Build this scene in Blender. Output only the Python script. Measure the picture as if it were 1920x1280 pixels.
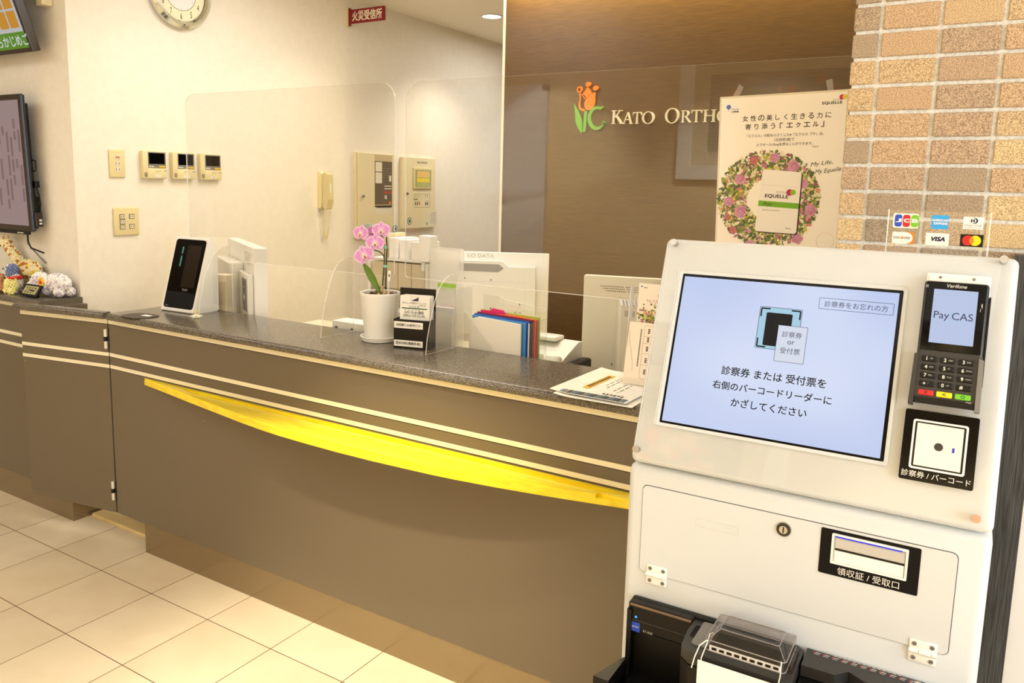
import bpy, bmesh, math, random
from mathutils import Vector, Matrix

random.seed(7)
SC = bpy.context.scene
COL = SC.collection
for o in list(bpy.data.objects):
    bpy.data.objects.remove(o)

# ------------------------------------------------------------------ camera
cam_data = bpy.data.cameras.new('camera')
cam = bpy.data.objects.new('camera', cam_data)
COL.objects.link(cam)
R_ = Vector((0.85270863, 0.52184522, 0.0237816))
D_ = Vector((0.09413265, -0.10871674, -0.98960584))
F_ = Vector((-0.51383562, 0.84608406, -0.14182638))
m = Matrix((R_, -D_, -F_)).transposed().to_4x4()
m.translation = Vector((3.3017, -1.5698, 1.4437))
cam.matrix_world = m
cam_data.sensor_width = 36
cam_data.lens = 1481.58 * 36 / 1920
cam_data.shift_y = -80 / 1920
cam_data.clip_start = 0.02
SC.camera = cam

# ------------------------------------------------------------------ view, world, large lights
SC.view_settings.view_transform = 'Standard'
SC.view_settings.look = 'None'
SC.view_settings.gamma = 1
SC.view_settings.use_curve_mapping = False
EXPO = -0.12
SC.view_settings.exposure = EXPO
SC.cycles.transparent_max_bounces = 32
SC.cycles.max_bounces = 10

world = bpy.data.worlds.new('world')
SC.world = world
world.use_nodes = True
bg = world.node_tree.nodes['Background']
bg.inputs[0].default_value = (0.85, 0.92, 1.0, 1)
bg.inputs[1].default_value = 1.0


def area(name, loc, size, power, col=(1, .86, .66), rot=(0, 0, 0), sy=None, spread=math.pi):
    l = bpy.data.lights.new(name, 'AREA')
    l.shape = 'RECTANGLE'
    l.size = size
    l.size_y = sy or size
    l.energy = power
    l.color = col
    l.spread = spread
    o = bpy.data.objects.new(name, l)
    o.location = loc
    o.rotation_euler = rot
    COL.objects.link(o)
    return o


def spot(name, loc, power, col=(1, .80, .55), ang=80, blend=.7, r=.04, to=None):
    l = bpy.data.lights.new(name, 'SPOT')
    l.energy = power
    l.color = col
    l.spot_size = math.radians(ang)
    l.spot_blend = blend
    l.shadow_soft_size = r
    o = bpy.data.objects.new(name, l)
    o.location = loc
    if to:
        o.rotation_euler = (Vector(to) - Vector(loc)).to_track_quat('-Z', 'Y').to_euler()
    COL.objects.link(o)
    return o


WARM = (1, .90, .72)
NEUT = (.99, .98, .97)
area('ceiling_fill_light', (2.6, -1.9, 2.47), 1.6, 8, NEUT)  # added broad fill lights under the ceiling, without fixtures
area('ceiling_fill_light', (-.9, -1.6, 2.47), 1.6, 26, (.93, .97, 1))
area('ceiling_fill_light', (1.0, -1.5, 2.47), 1.2, 11, NEUT)
area('ceiling_fill_light', (.95, .95, 2.47), .8, 16, NEUT)
area('ceiling_fill_light', (.75, 3.3, 2.47), .6, 12, NEUT)
spot('downlight_or_fill_beam', (1.75, .92, 2.47), 34, NEUT, 72, .8)  # added spot to brighten the staff desk
area('side_fill_light', (5.3, -1.6, 1.5), 1.6, 70, (.90, .95, 1), (0, math.radians(90), 0), 2.0)  # added fill from the right, standing just inside the wall opening
for y, p in ((.55, 7), (1.6, 13), (2.78, 46)):
    spot('downlight_or_fill_beam', (.46, y, 2.47), p, WARM, 118, .9)
for x, y, p in ((1.98, -.46, 150), (.75, -.45, 14), (2.7, .05, 9)):
    spot('downlight_or_fill_beam', (x, y, 2.47), p, WARM, 56, .9)
spot('downlight_or_fill_beam', (2.15, -.95, 2.47), 230, WARM, 38, .9, .05, (1.85, .02, 0))  # added spot to brighten the floor at the counter foot
area('cove_strip_light', (2.05, 1.85, 2.47), 1.85, 34, (1, .84, .48), (0, 0, 0), .04)
for x in (.2, 1.9, 3.4):
    spot('wall_fill_beam', (x, -2.35, 2.47), 230, NEUT, 84, .8, .05, (x, -3.2, 1.3))  # added to brighten the opposite wall that the acrylic mirrors

# ------------------------------------------------------------------ materials


def lin(c):
    return tuple((v / 255 / 12.92) if v / 255 <= .04045 else ((v / 255 + .055) / 1.055) ** 2.4 for v in c)


def M(name, rgb, rough=.5, metal=0, emit=0, alpha=1, spec=.5, coat=0):
    m = bpy.data.materials.new(name)
    m.use_nodes = True
    b = m.node_tree.nodes['Principled BSDF']
    c = lin(rgb) + (1,)
    b.inputs['Base Color'].default_value = c
    b.inputs['Roughness'].default_value = rough
    b.inputs['Metallic'].default_value = metal
    b.inputs['Specular IOR Level'].default_value = spec
    b.inputs['Alpha'].default_value = alpha
    b.inputs['Coat Weight'].default_value = coat
    if emit:
        b.inputs['Emission Color'].default_value = c
        b.inputs['Emission Strength'].default_value = emit
        b.inputs['Base Color'].default_value = (.01, .01, .01, 1)
        b.inputs['Specular IOR Level'].default_value = .1
    return m


def nodes(m):
    return m.node_tree.nodes, m.node_tree.links, m.node_tree.nodes['Principled BSDF']


def noise_mix(m, c1, c2, scale, stretch=(1, 1, 1), lo=.4, hi=.6, detail=4, bump=0, coord='Object', bscale=None):
    n, l, b = nodes(m)
    tc = n.new('ShaderNodeTexCoord')
    mp = n.new('ShaderNodeMapping')
    mp.inputs['Scale'].default_value = stretch
    nz = n.new('ShaderNodeTexNoise')
    nz.inputs['Scale'].default_value = scale
    nz.inputs['Detail'].default_value = detail
    r = n.new('ShaderNodeValToRGB')
    r.color_ramp.elements[0].position = lo
    r.color_ramp.elements[1].position = hi
    r.color_ramp.elements[0].color = lin(c1) + (1,)
    r.color_ramp.elements[1].color = lin(c2) + (1,)
    l.new(tc.outputs[coord], mp.inputs['Vector'])
    l.new(mp.outputs['Vector'], nz.inputs['Vector'])
    l.new(nz.outputs['Fac'], r.inputs['Fac'])
    l.new(r.outputs['Color'], b.inputs['Base Color'])
    if bump:
        bp = n.new('ShaderNodeBump')
        bp.inputs['Strength'].default_value = bump
        bp.inputs['Distance'].default_value = .002
        src = nz
        if bscale:
            src = n.new('ShaderNodeTexNoise')
            src.inputs['Scale'].default_value = bscale
            l.new(tc.outputs[coord], src.inputs['Vector'])
        l.new(src.outputs['Fac'], bp.inputs['Height'])
        l.new(bp.outputs['Normal'], b.inputs['Normal'])
    return m


def acrylic(name, tint=(.985, .985, .98), ior=1.49):
    m = bpy.data.materials.new(name)
    m.use_nodes = True
    n, l = m.node_tree.nodes, m.node_tree.links
    n.clear()
    out = n.new('ShaderNodeOutputMaterial')
    mix = n.new('ShaderNodeMixShader')
    ge = n.new('ShaderNodeNewGeometry')
    dt = n.new('ShaderNodeVectorMath')
    dt.operation = 'DOT_PRODUCT'
    l.new(ge.outputs['Incoming'], dt.inputs[0])
    l.new(ge.outputs['Normal'], dt.inputs[1])
    prev = dt.outputs['Value']
    for op, val in (('ABSOLUTE', None), ('SUBTRACT', 1), ('POWER', 5), ('MULTIPLY', .948), ('ADD', .052)):
        q = n.new('ShaderNodeMath')
        q.operation = op
        q.use_clamp = op != 'ABSOLUTE'
        l.new(prev, q.inputs[1 if op == 'SUBTRACT' else 0])
        if val is not None:
            q.inputs[0 if op == 'SUBTRACT' else 1].default_value = val
        prev = q.outputs[0]
    t = n.new('ShaderNodeBsdfTransparent')
    t.inputs[0].default_value = tint + (1,)
    g = n.new('ShaderNodeBsdfGlossy')
    g.inputs['Roughness'].default_value = .015
    l.new(prev, mix.inputs[0])
    l.new(t.outputs[0], mix.inputs[1])
    l.new(g.outputs[0], mix.inputs[2])
    l.new(mix.outputs[0], out.inputs[0])
    return m


def frosted(name, rgb, fac=.5):
    m = bpy.data.materials.new(name)
    m.use_nodes = True
    n, l = m.node_tree.nodes, m.node_tree.links
    b = n['Principled BSDF']
    b.inputs['Base Color'].default_value = lin(rgb) + (1,)
    b.inputs['Roughness'].default_value = .25
    mix = n.new('ShaderNodeMixShader')
    t = n.new('ShaderNodeBsdfTransparent')
    mix.inputs[0].default_value = fac
    l.new(t.outputs[0], mix.inputs[1])
    l.new(b.outputs[0], mix.inputs[2])
    l.new(mix.outputs[0], n['Material Output'].inputs[0])
    return m


wall_m = noise_mix(M('cream_wallpaper', (238, 226, 204), .75), (234, 225, 208), (237, 228, 212), 30, bump=.35, bscale=300)
ceil_m = M('ceiling_paint', (240, 232, 216), .8)
laminate = noise_mix(M('taupe_laminate', (107, 95, 76), .33), (104, 92, 73), (108, 96, 77), 400)
plinth_m = M('plinth_metallic_laminate', (150, 134, 106), .2, .72)
strip_m = M('champagne_strip', (242, 232, 200), .34, .1)
black_gap = M('black_gap', (18, 14, 12), .6)
granite = noise_mix(M('speckled_stone', (95, 88, 78), .2), (56, 50, 43), (146, 135, 118), 330, lo=.36, hi=.74, detail=3)
walnut = noise_mix(M('brown_wood_veneer', (96, 64, 22), .42), (76, 52, 15), (97, 69, 24), 14, (1.2, 1, 26), lo=.3, hi=.7, detail=8)
white_p = M('white_painted_metal', (208, 212, 214), .35)
white_g = M('white_gloss_plastic', (240, 238, 232), .18)
white_m = M('white_matte_plastic', (232, 228, 218), .5)
offwhite = M('ivory_plastic', (222, 208, 160), .4)
ivory2 = M('ivory_steel', (226, 212, 172), .45)
black_p = M('black_plastic', (12, 11, 10), .35, spec=.3)
black_gl = M('black_gloss', (5, 5, 6), .1, spec=.18)
black_mat = M('black_matte', (8, 7, 7), .6, spec=.2)
dgray = M('dark_grey_plastic', (44, 43, 42), .4)
mgray = M('mid_grey_plastic', (120, 118, 114), .4)
lgray = M('light_grey_plastic', (190, 186, 178), .4)
chrome = M('chrome', (186, 186, 184), .2, 1)
brown_frame = M('dark_brown_frame', (42, 28, 20), .3)
paper = M('white_paper', (246, 243, 236), .8)
ink = M('black_ink', (22, 20, 22), .7)
brown_ink = M('brown_ink', (52, 34, 26), .7)
navy = M('navy_ink', (22, 26, 70), .6)
red_m = M('red', (200, 28, 34), .4)
darkred = M('dark_red_board', (128, 10, 22), .35)
yellow_m = M('yellow', (250, 215, 20), .4)
green_m = M('green', (110, 190, 40), .4)
dgreen = M('dark_green', (24, 92, 60), .6)
orange_m = M('orange', (240, 130, 10), .4)
blue_m = M('blue', (20, 70, 190), .4)
sky_m = M('sky_blue', (40, 160, 230), .4)
white_letter = M('cream_white_letter', (238, 230, 208), .4)
acr = acrylic('clear_acrylic')
acr_edge = frosted('acrylic_cut_edge', (244, 242, 236), .7)
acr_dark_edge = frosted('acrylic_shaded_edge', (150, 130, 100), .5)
tape_m = frosted('clear_tape', (235, 232, 225), .28)
shelf_wood = noise_mix(M('yellow_stained_wood', (246, 218, 34), .24, coat=.25), (240, 208, 22), (250, 226, 48), 7, (1.4, 14, 14), lo=.35, hi=.65, detail=6)
screen_blue = M('lit_screen', (196, 208, 238), .3, emit=1.0)
screen_blue2 = M('lit_screen_small', (190, 204, 236), .3, emit=1.0)


def screen_gradient(m, c1, c2, c3, emit):
    n, l, b = nodes(m)
    tc = n.new('ShaderNodeTexCoord')
    nz = n.new('ShaderNodeTexNoise')
    nz.inputs['Scale'].default_value = 4
    nz.inputs['Detail'].default_value = 1
    r = n.new('ShaderNodeValToRGB')
    r.color_ramp.elements[0].position = .3
    r.color_ramp.elements[0].color = lin(c1) + (1,)
    r.color_ramp.elements[1].position = .7
    r.color_ramp.elements[1].color = lin(c3) + (1,)
    e = r.color_ramp.elements.new(.5)
    e.color = lin(c2) + (1,)
    l.new(tc.outputs['Object'], nz.inputs['Vector'])
    l.new(nz.outputs['Fac'], r.inputs['Fac'])
    l.new(r.outputs['Color'], b.inputs['Emission Color'])
    b.inputs['Emission Strength'].default_value = emit


screen_gradient(screen_blue, (180, 198, 240), (198, 211, 246), (218, 228, 252), 1.02)

# floor tiles
floor_m = M('polished_floor_tile', (232, 214, 180), .13, spec=.55)
n, l, b = nodes(floor_m)
geo = n.new('ShaderNodeNewGeometry')
sep = n.new('ShaderNodeSeparateXYZ')
l.new(geo.outputs['Position'], sep.inputs[0])


def mth(op, a, v=None, n=n, l=l):
    q = n.new('ShaderNodeMath')
    q.operation = op
    for i, s in enumerate((a, v)):
        if s is None:
            continue
        if isinstance(s, (int, float)):
            q.inputs[i].default_value = s
        else:
            l.new(s, q.inputs[i])
    return q.outputs[0]


masks = []
cells = []
for ax in ('X', 'Y'):
    d = mth('DIVIDE', sep.outputs[ax], .3)
    fr = mth('FRACT', mth('ADD', d, 100.0))
    e = mth('MINIMUM', fr, mth('SUBTRACT', 1.0, fr))
    masks.append(mth('LESS_THAN', e, .0048))
    cells.append(mth('FLOOR', mth('ADD', d, 100.0)))
mask = mth('MAXIMUM', masks[0], masks[1])
cx = n.new('ShaderNodeCombineXYZ')
l.new(cells[0], cx.inputs[0])
l.new(cells[1], cx.inputs[1])
wn = n.new('ShaderNodeTexWhiteNoise')
l.new(cx.outputs[0], wn.inputs['Vector'])
nz = n.new('ShaderNodeTexNoise')
nz.inputs['Scale'].default_value = 7
nz.inputs['Detail'].default_value = 5
l.new(geo.outputs['Position'], nz.inputs['Vector'])
tot = mth('ADD', mth('MULTIPLY', wn.outputs['Value'], .35), mth('MULTIPLY', nz.outputs['Fac'], .65))
r1 = n.new('ShaderNodeValToRGB')
r1.color_ramp.elements[0].position = .25
r1.color_ramp.elements[1].position = .75
r1.color_ramp.elements[0].color = lin((212, 194, 162)) + (1,)
r1.color_ramp.elements[1].color = lin((226, 210, 180)) + (1,)
l.new(tot, r1.inputs['Fac'])
mx = n.new('ShaderNodeMix')
mx.data_type = 'RGBA'
l.new(mask, mx.inputs['Factor'])
l.new(r1.outputs['Color'], mx.inputs['A'])
mx.inputs['B'].default_value = lin((104, 74, 48)) + (1,)
l.new(mx.outputs['Result'], b.inputs['Base Color'])

# stone-faced wall tile: colour per tile from a colour attribute, granular speckle
tile_m = M('sandy_wall_tile', (190, 150, 105), .9, spec=.2)
n, l, b = nodes(tile_m)
at_ = n.new('ShaderNodeAttribute')
at_.attribute_name = 'tone'
nz = n.new('ShaderNodeTexNoise')
nz.inputs['Scale'].default_value = 620
nz.inputs['Detail'].default_value = 3
geo2 = n.new('ShaderNodeNewGeometry')
l.new(geo2.outputs['Position'], nz.inputs['Vector'])
rr = n.new('ShaderNodeValToRGB')
rr.color_ramp.elements[0].position = .38
rr.color_ramp.elements[1].position = .60
rr.color_ramp.elements[0].color = (.52, .50, .48, 1)
rr.color_ramp.elements[1].color = (1.3, 1.3, 1.28, 1)
l.new(nz.outputs['Fac'], rr.inputs['Fac'])
ml = n.new('ShaderNodeMix')
ml.data_type = 'RGBA'
ml.blend_type = 'MULTIPLY'
ml.inputs['Factor'].default_value = 1
l.new(at_.outputs['Color'], ml.inputs['A'])
l.new(rr.outputs['Color'], ml.inputs['B'])
l.new(ml.outputs['Result'], b.inputs['Base Color'])
bp = n.new('ShaderNodeBump')
bp.inputs['Strength'].default_value = .8
bp.inputs['Distance'].default_value = .0015
l.new(nz.outputs['Fac'], bp.inputs['Height'])
l.new(bp.outputs['Normal'], b.inputs['Normal'])
grout_m = noise_mix(M('pale_grout', (214, 212, 204), .95), (204, 202, 194), (226, 224, 216), 200, bump=.4)
dark_grain = noise_mix(M('charcoal_wood_grain', (46, 48, 48), .5), (24, 25, 26), (84, 86, 86), 30, (30, 30, .5), lo=.35, hi=.7, detail=8)

# ------------------------------------------------------------------ geometry builder
X3, Y3, Z3 = Vector((1, 0, 0)), Vector((0, 1, 0)), Vector((0, 0, 1))


class Fr:
    """a local frame: origin and three axes"""

    def __init__(s, o=(0, 0, 0), a=X3, b=Y3, c=Z3):
        s.o, s.a, s.b, s.c = Vector(o), Vector(a), Vector(b), Vector(c)

    def p(s, v):
        return s.o + s.a * v[0] + s.b * v[1] + s.c * v[2]


WORLD = Fr()


def wallF(y0=0, z0=0, x=-.02):          # on the intercom wall: u = +Y, v = up, h = out (+X)
    return Fr((x, y0, z0), Y3, Z3, X3)


def frontF(x0=0, y=0, z0=0):           # facing the lobby: u = +X, v = up, h = out (-Y)
    return Fr((x0, y, z0), X3, Z3, -Y3)


TXT = {}


def text_geo(s):
    if s not in TXT:
        c = bpy.data.curves.new('t', 'FONT')
        c.body = s
        c.resolution_u = 3
        o = bpy.data.objects.new('t', c)
        COL.objects.link(o)
        bpy.context.view_layer.update()
        me = bpy.data.meshes.new_from_object(o.evaluated_get(bpy.context.evaluated_depsgraph_get()))
        vs = [(v.co.x, v.co.y) for v in me.vertices]
        fs = [tuple(p.vertices) for p in me.polygons]
        bpy.data.objects.remove(o)
        bpy.data.meshes.remove(me)
        bpy.data.curves.remove(c)
        if not vs:
            vs = [(0, 0), (1, 1)]
        TXT[s] = (vs, fs)
    return TXT[s]


class G:
    def __init__(s, f=WORLD):
        s.f, s.v, s.q, s.mi, s.mats = f, [], [], [], []

    def add(s, vs, fs, m):
        if m not in s.mats:
            s.mats.append(m)
        k = s.mats.index(m)
        o = len(s.v)
        s.v += [s.f.p(v) for v in vs]
        s.q += [tuple(i + o for i in f) for f in fs]
        s.mi += [k] * len(fs)
        return s

    def box(s, a0, a1, b0, b1, c0, c1, m, bev=0, seg=2):
        bm = bmesh.new()
        bmesh.ops.create_cube(bm, size=1)
        for v in bm.verts:
            v.co = Vector(((a0 + a1) / 2 + v.co.x * (a1 - a0), (b0 + b1) / 2 + v.co.y * (b1 - b0), (c0 + c1) / 2 + v.co.z * (c1 - c0)))
        if bev:
            bmesh.ops.bevel(bm, geom=bm.edges[:], offset=bev, segments=seg, affect='EDGES', profile=.5)
        s.bm(bm, m)
        return s

    def bm(s, bm, m):
        bm.verts.index_update()
        s.add([v.co.copy() for v in bm.verts], [tuple(v.index for v in f.verts) for f in bm.faces], m)
        bm.free()

    def poly(s, pts, m, h=None):
        return s.add([(p[0], p[1], h if h is not None else p[2]) for p in pts], [tuple(range(len(pts)))], m)

    def rect(s, u0, u1, v0, v1, h, m):
        return s.poly([(u0, v0), (u1, v0), (u1, v1), (u0, v1)], m, h)

    @staticmethod
    def rr(u0, u1, v0, v1, r, n=5):
        p = []
        for cx, cy, a in ((u1 - r, v1 - r, 0), (u0 + r, v1 - r, 90), (u0 + r, v0 + r, 180), (u1 - r, v0 + r, 270)):
            for i in range(n + 1):
                t = math.radians(a + 90 * i / n)
                p.append((cx + r * math.cos(t), cy + r * math.sin(t)))
        return p

    def rrect(s, u0, u1, v0, v1, r, h, m):
        return s.poly(s.rr(u0, u1, v0, v1, r), m, h)

    def disc(s, u, v, r, h, m, n=20, ry=None):
        ry = ry or r
        return s.poly([(u + r * math.cos(2 * math.pi * i / n), v + ry * math.sin(2 * math.pi * i / n)) for i in range(n)], m, h)

    def ring(s, outer, inner, h, m):
        k = len(outer)
        vs = [(p[0], p[1], h) for p in outer] + [(p[0], p[1], h) for p in inner]
        return s.add(vs, [(i, (i + 1) % k, k + (i + 1) % k, k + i) for i in range(k)], m)

    def outline(s, u0, u1, v0, v1, w, h, m, r=0.0005):
        return s.ring(s.rr(u0, u1, v0, v1, r + w), s.rr(u0 + w, u1 - w, v0 + w, v1 - w, r), h, m)

    def prism(s, pts, c0, c1, m, side=None):
        k = len(pts)
        vs = [(p[0], p[1], c0) for p in pts] + [(p[0], p[1], c1) for p in pts]
        s.add(vs, [tuple(range(k - 1, -1, -1)), tuple(range(k, 2 * k))], m)
        s.add(vs, [(i, (i + 1) % k, k + (i + 1) % k, k + i) for i in range(k)], side or m)
        return s

    def rprism(s, outer, inner, c0, c1, m, side=None):
        s.ring(outer, inner, c0, m)
        s.ring(outer, inner, c1, m)
        k = len(outer)
        for P in (outer, inner):
            vs = [(p[0], p[1], c0) for p in P] + [(p[0], p[1], c1) for p in P]
            s.add(vs, [(i, (i + 1) % k, k + (i + 1) % k, k + i) for i in range(k)], side or m)
        return s

    def cyl(s, p0, p1, r, m, n=16, r2=None):
        p0, p1 = Vector(p0), Vector(p1)
        d = (p1 - p0).normalized()
        a = d.orthogonal().normalized()
        bb = d.cross(a)
        r2 = r if r2 is None else r2
        vs = []
        for p, q in ((p0, r), (p1, r2)):
            for i in range(n):
                t = 2 * math.pi * i / n
                vs.append(p + a * q * math.cos(t) + bb * q * math.sin(t))
        fs = [(i, (i + 1) % n, n + (i + 1) % n, n + i) for i in range(n)]
        fs += [tuple(range(n - 1, -1, -1)), tuple(range(n, 2 * n))]
        return s.add(vs, fs, m)

    def tube(s, pts, r, m, n=8, r_end=None):
        pts = [Vector(p) for p in pts]
        vs, fs = [], []
        K = len(pts)
        prev = None
        for i, p in enumerate(pts):
            d = (pts[min(i + 1, K - 1)] - pts[max(i - 1, 0)]).normalized()
            if prev is None:
                a = d.orthogonal().normalized()
            else:
                a = (prev - d * prev.dot(d)).normalized()
            prev = a
            bb = d.cross(a)
            q = r + ((r_end - r) * i / (K - 1) if r_end is not None else 0)
            for j in range(n):
                t = 2 * math.pi * j / n
                vs.append(p + a * q * math.cos(t) + bb * q * math.sin(t))
        for i in range(K - 1):
            for j in range(n):
                fs.append((i * n + j, i * n + (j + 1) % n, (i + 1) * n + (j + 1) % n, (i + 1) * n + j))
        fs += [tuple(range(n - 1, -1, -1)), tuple(range((K - 1) * n, K * n))]
        return s.add(vs, fs, m)

    def lathe(s, c, prof, m, n=40):
        vs, fs = [], []
        for r, z in prof:
            for i in range(n):
                t = 2 * math.pi * i / n
                vs.append((c[0] + r * math.cos(t), c[1] + r * math.sin(t), c[2] + z))
        for k in range(len(prof) - 1):
            for i in range(n):
                fs.append((k * n + i, k * n + (i + 1) % n, (k + 1) * n + (i + 1) % n, (k + 1) * n + i))
        return s.add(vs, fs, m)

    def ball(s, c, r, m, sub=1, sc=(1, 1, 1)):
        bm = bmesh.new()
        bmesh.ops.create_icosphere(bm, subdivisions=sub, radius=1)
        for v in bm.verts:
            v.co = Vector((c[0] + v.co.x * r * sc[0], c[1] + v.co.y * r * sc[1], c[2] + v.co.z * r * sc[2]))
        s.bm(bm, m)
        return s

    def text(s, t, u, v, m, h, w=None, ht=None, al='l', slant=0, bold=0, rot=0):
        """place text; (u, v) is its left (l), centre (c) or right (r) edge at mid height; w and ht fit its box"""
        vs, fs = text_geo(t)
        xs = [p[0] for p in vs]
        ys = [p[1] for p in vs]
        x0, x1, y0, y1 = min(xs), max(xs), min(ys), max(ys)
        sx = w / (x1 - x0) if w else None
        sy = ht / (y1 - y0) if ht else None
        sx = sx or sy
        sy = sy or sx
        W = (x1 - x0) * sx
        off = {'l': 0, 'c': -W / 2, 'r': -W}[al]
        ca, sa = math.cos(rot), math.sin(rot)
        for kk, (dx, dy) in enumerate([(0, 0)] if not bold else [(0, 0), (bold, 0), (0, bold), (bold, bold)]):
            out = []
            for x, y in vs:
                yy = (y - (y0 + y1) / 2) * sy
                xx = (x - x0) * sx + off + slant * yy
                out.append((u + xx * ca - yy * sa + dx, v + xx * sa + yy * ca + dy, h + kk * 2.5e-5))
            s.add(out, fs, m)
        return s

    def build(s, name, parent=None, smooth=False, mat=None):
        base = Vector((0, 0, 0))
        q = parent
        while q is not None:
            base += q.location
            q = q.parent
        me = bpy.data.meshes.new(name)
        org = base.copy()
        if parent is None:
            xs = [v.x for v in s.v]
            ys = [v.y for v in s.v]
            zs = [v.z for v in s.v]
            org = Vector(((min(xs) + max(xs)) / 2, (min(ys) + max(ys)) / 2, min(zs)))
        me.from_pydata([v - org for v in s.v], [], s.q)
        for k in s.mats:
            me.materials.append(k)
        me.polygons.foreach_set('material_index', s.mi)
        if smooth:
            me.polygons.foreach_set('use_smooth', [True] * len(me.polygons))
            me.set_sharp_from_angle(angle=math.radians(38))
        me.update()
        o = bpy.data.objects.new(name, me)
        if parent is None:
            o.location = org
        COL.objects.link(o)
        o.parent = parent
        return o


def tag(o, label, cat, group=None, kind=None):
    o['label'] = label
    o['category'] = cat
    if group:
        o['group'] = group
    if kind:
        o['kind'] = kind
    return o


def thing(name, label, cat, loc, group=None):
    o = bpy.data.objects.new(name, None)
    o.empty_display_size = .05
    o.location = loc
    COL.objects.link(o)
    return tag(o, label, cat, group)


def struct(g, name, label=None, smooth=False):
    o = g.build(name, smooth=smooth)
    o['kind'] = 'structure'
    if label:
        o['label'] = label
    return o


def box(a0, a1, b0, b1, c0, c1, m, bev=0, f=WORLD, seg=2):
    return G(f).box(a0, a1, b0, b1, c0, c1, m, bev, seg)

#@@SETTING
# ------------------------------------------------------------------ setting
struct(box(-4, 5.4, -3.2, 4.3, -.05, 0, floor_m), 'floor')
struct(box(-4, 5.4, -3.2, 4.3, 2.5, 2.56, ceil_m), 'ceiling')
struct(box(-4, -.02, .335, .435, 0, 2.5, wall_m), 'wall_lobby')
struct(box(-.12, -.02, .4351, 4.3, 0, 2.5, wall_m), 'wall_left')
struct(box(-.12, 5.4, 4.3, 4.36, 0, 2.5, wall_m), 'wall_back')
struct(box(-4.06, -4, -3.2, .335, 0, 2.5, wall_m), 'wall_far')
front_m = M('pale_lobby_wall', (228, 200, 146), .75)
struct(box(-4, 5.4, -3.26, -3.2, 0, 2.5, front_m), 'wall_front')
struct(box(1.12, 3.03, 1.9, 1.96, 0, 2.5, walnut), 'wall_partition')
struct(box(1.106, 1.1195, 1.898, 1.962, 0, 2.5, M('pale_edge_trim', (232, 220, 196), .5)), 'trim_1')
staff_floor = noise_mix(M('light_wood_floor', (232, 208, 150), .35), (222, 196, 138), (238, 216, 160), 5, (1, 12, 1))
struct(box(.118, 3.0, .2545, 1.89, 0, .014, staff_floor), 'floor_staff')

# unseen right-hand wall of the room; its window is added around the fill light
g = G()
g.box(5.4, 5.46, -3.2, -2.7, 0, 2.5, wall_m).box(5.4, 5.46, -.5, 4.3, 0, 2.5, wall_m)
g.box(5.4, 5.46, -2.7, -.5, 0, .4, wall_m).box(5.4, 5.46, -2.7, -.5, 2.4, 2.5, wall_m)
struct(g, 'wall_window_side')
g = G()
for y in (-2.7, -1.62, -.54):
    g.box(5.40, 5.44, y, y + .04, .4, 2.4, chrome)
struct(g, 'added_window_1')

# sandy tiled wall beside the counter
g = G()
g.box(3.034, 5.39, .134, .62, 1.2475, 2.5, grout_m)
tile_wall = struct(g, 'wall_right')
tv, tf, tone = [], [], []
PAL = [(202, 172, 138), (208, 180, 142), (178, 158, 134), (192, 166, 138), (168, 152, 130), (220, 192, 148), (186, 162, 136)]
bmt = bmesh.new()
cl = bmt.loops.layers.color.new('tone')
for j in range(-2, 23):
    z0, z1 = 1.3987 - .0504 + j * .0504 + .0037, 1.3987 + j * .0504 - .0037
    if z0 > 2.49:
        break
    for i in range(-1, 22):
        x0, x1 = 3.079 + (i) * .1014 + .0034, 3.079 + (i + 1) * .1014 - .0034
        if i == -1:
            x0 = 3.030
        if x0 > 5.3:
            break
        bm = bmesh.new()
        bmesh.ops.create_cube(bm, size=1)
        dj = random.uniform(-.0012, .0012)
        for v in bm.verts:
            v.co = Vector(((x0 + x1) / 2 + v.co.x * (x1 - x0), .134 + v.co.y * .010 + dj, (z0 + z1) / 2 + v.co.z * (z1 - z0)))
        bmesh.ops.bevel(bm, geom=bm.edges[:], offset=.0015, segments=1, affect='EDGES')
        c = lin(random.choice(PAL))
        nv = [bmt.verts.new(v.co) for v in bm.verts]
        bm.verts.index_update()
        for f in bm.faces:
            nf = bmt.faces.new([nv[v.index] for v in f.verts])
            for lo in nf.loops:
                lo[cl] = tuple(math.pow(q, 1 / 2.2) for q in c) + (1,)
        bm.free()
me = bpy.data.meshes.new('stone_tile_facing')
bmt.to_mesh(me)
bmt.free()
me.materials.append(tile_m)
o = bpy.data.objects.new('stone_tile_facing', me)
COL.objects.link(o)
o.parent = tile_wall
o.location = -tile_wall.location
struct(box(3.034, 3.392, .134, .60, 0, 1.247, dark_grain), 'wall_dado')
struct(box(3.336, 3.392, .098, .128, 0, 1.342, dark_grain), 'trim_3')
struct(box(3.392, 3.52, .120, .60, 0, 1.344, M('white_door_casing', (240, 238, 232), .4)), 'trim_2')
struct(box(3.52, 5.39, .135, .60, 0, 1.344, wall_m), 'wall_below_tiles')

# ------------------------------------------------------------------ reception counter
ctr = thing('reception_counter', 'long taupe reception counter with three champagne strips and a yellow wooden ledge', 'counter', (1.75, .32, 0))
F = frontF(0, .1774)
G().box(.4315, 3.028, .1774, .196, .12, .9028, laminate).build('front_panel', ctr)
G().box(.47, 3.028, .1965, .455, .12, .9028, laminate).build('carcass', ctr)
G().box(.603, 3.028, .1795, .2540, .0, .1198, plinth_m, .0008).build('plinth', ctr)
for z0, z1 in ((.8822, .9026), (.7545, .7685), (.7075, .7212)):
    G().box(.4318, 3.028, .1762, .178, z0, z1, strip_m).box(.4318, 3.028, .1768, .178, z0 - .0025, z0, black_gap).build('trim_strip', ctr)
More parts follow.
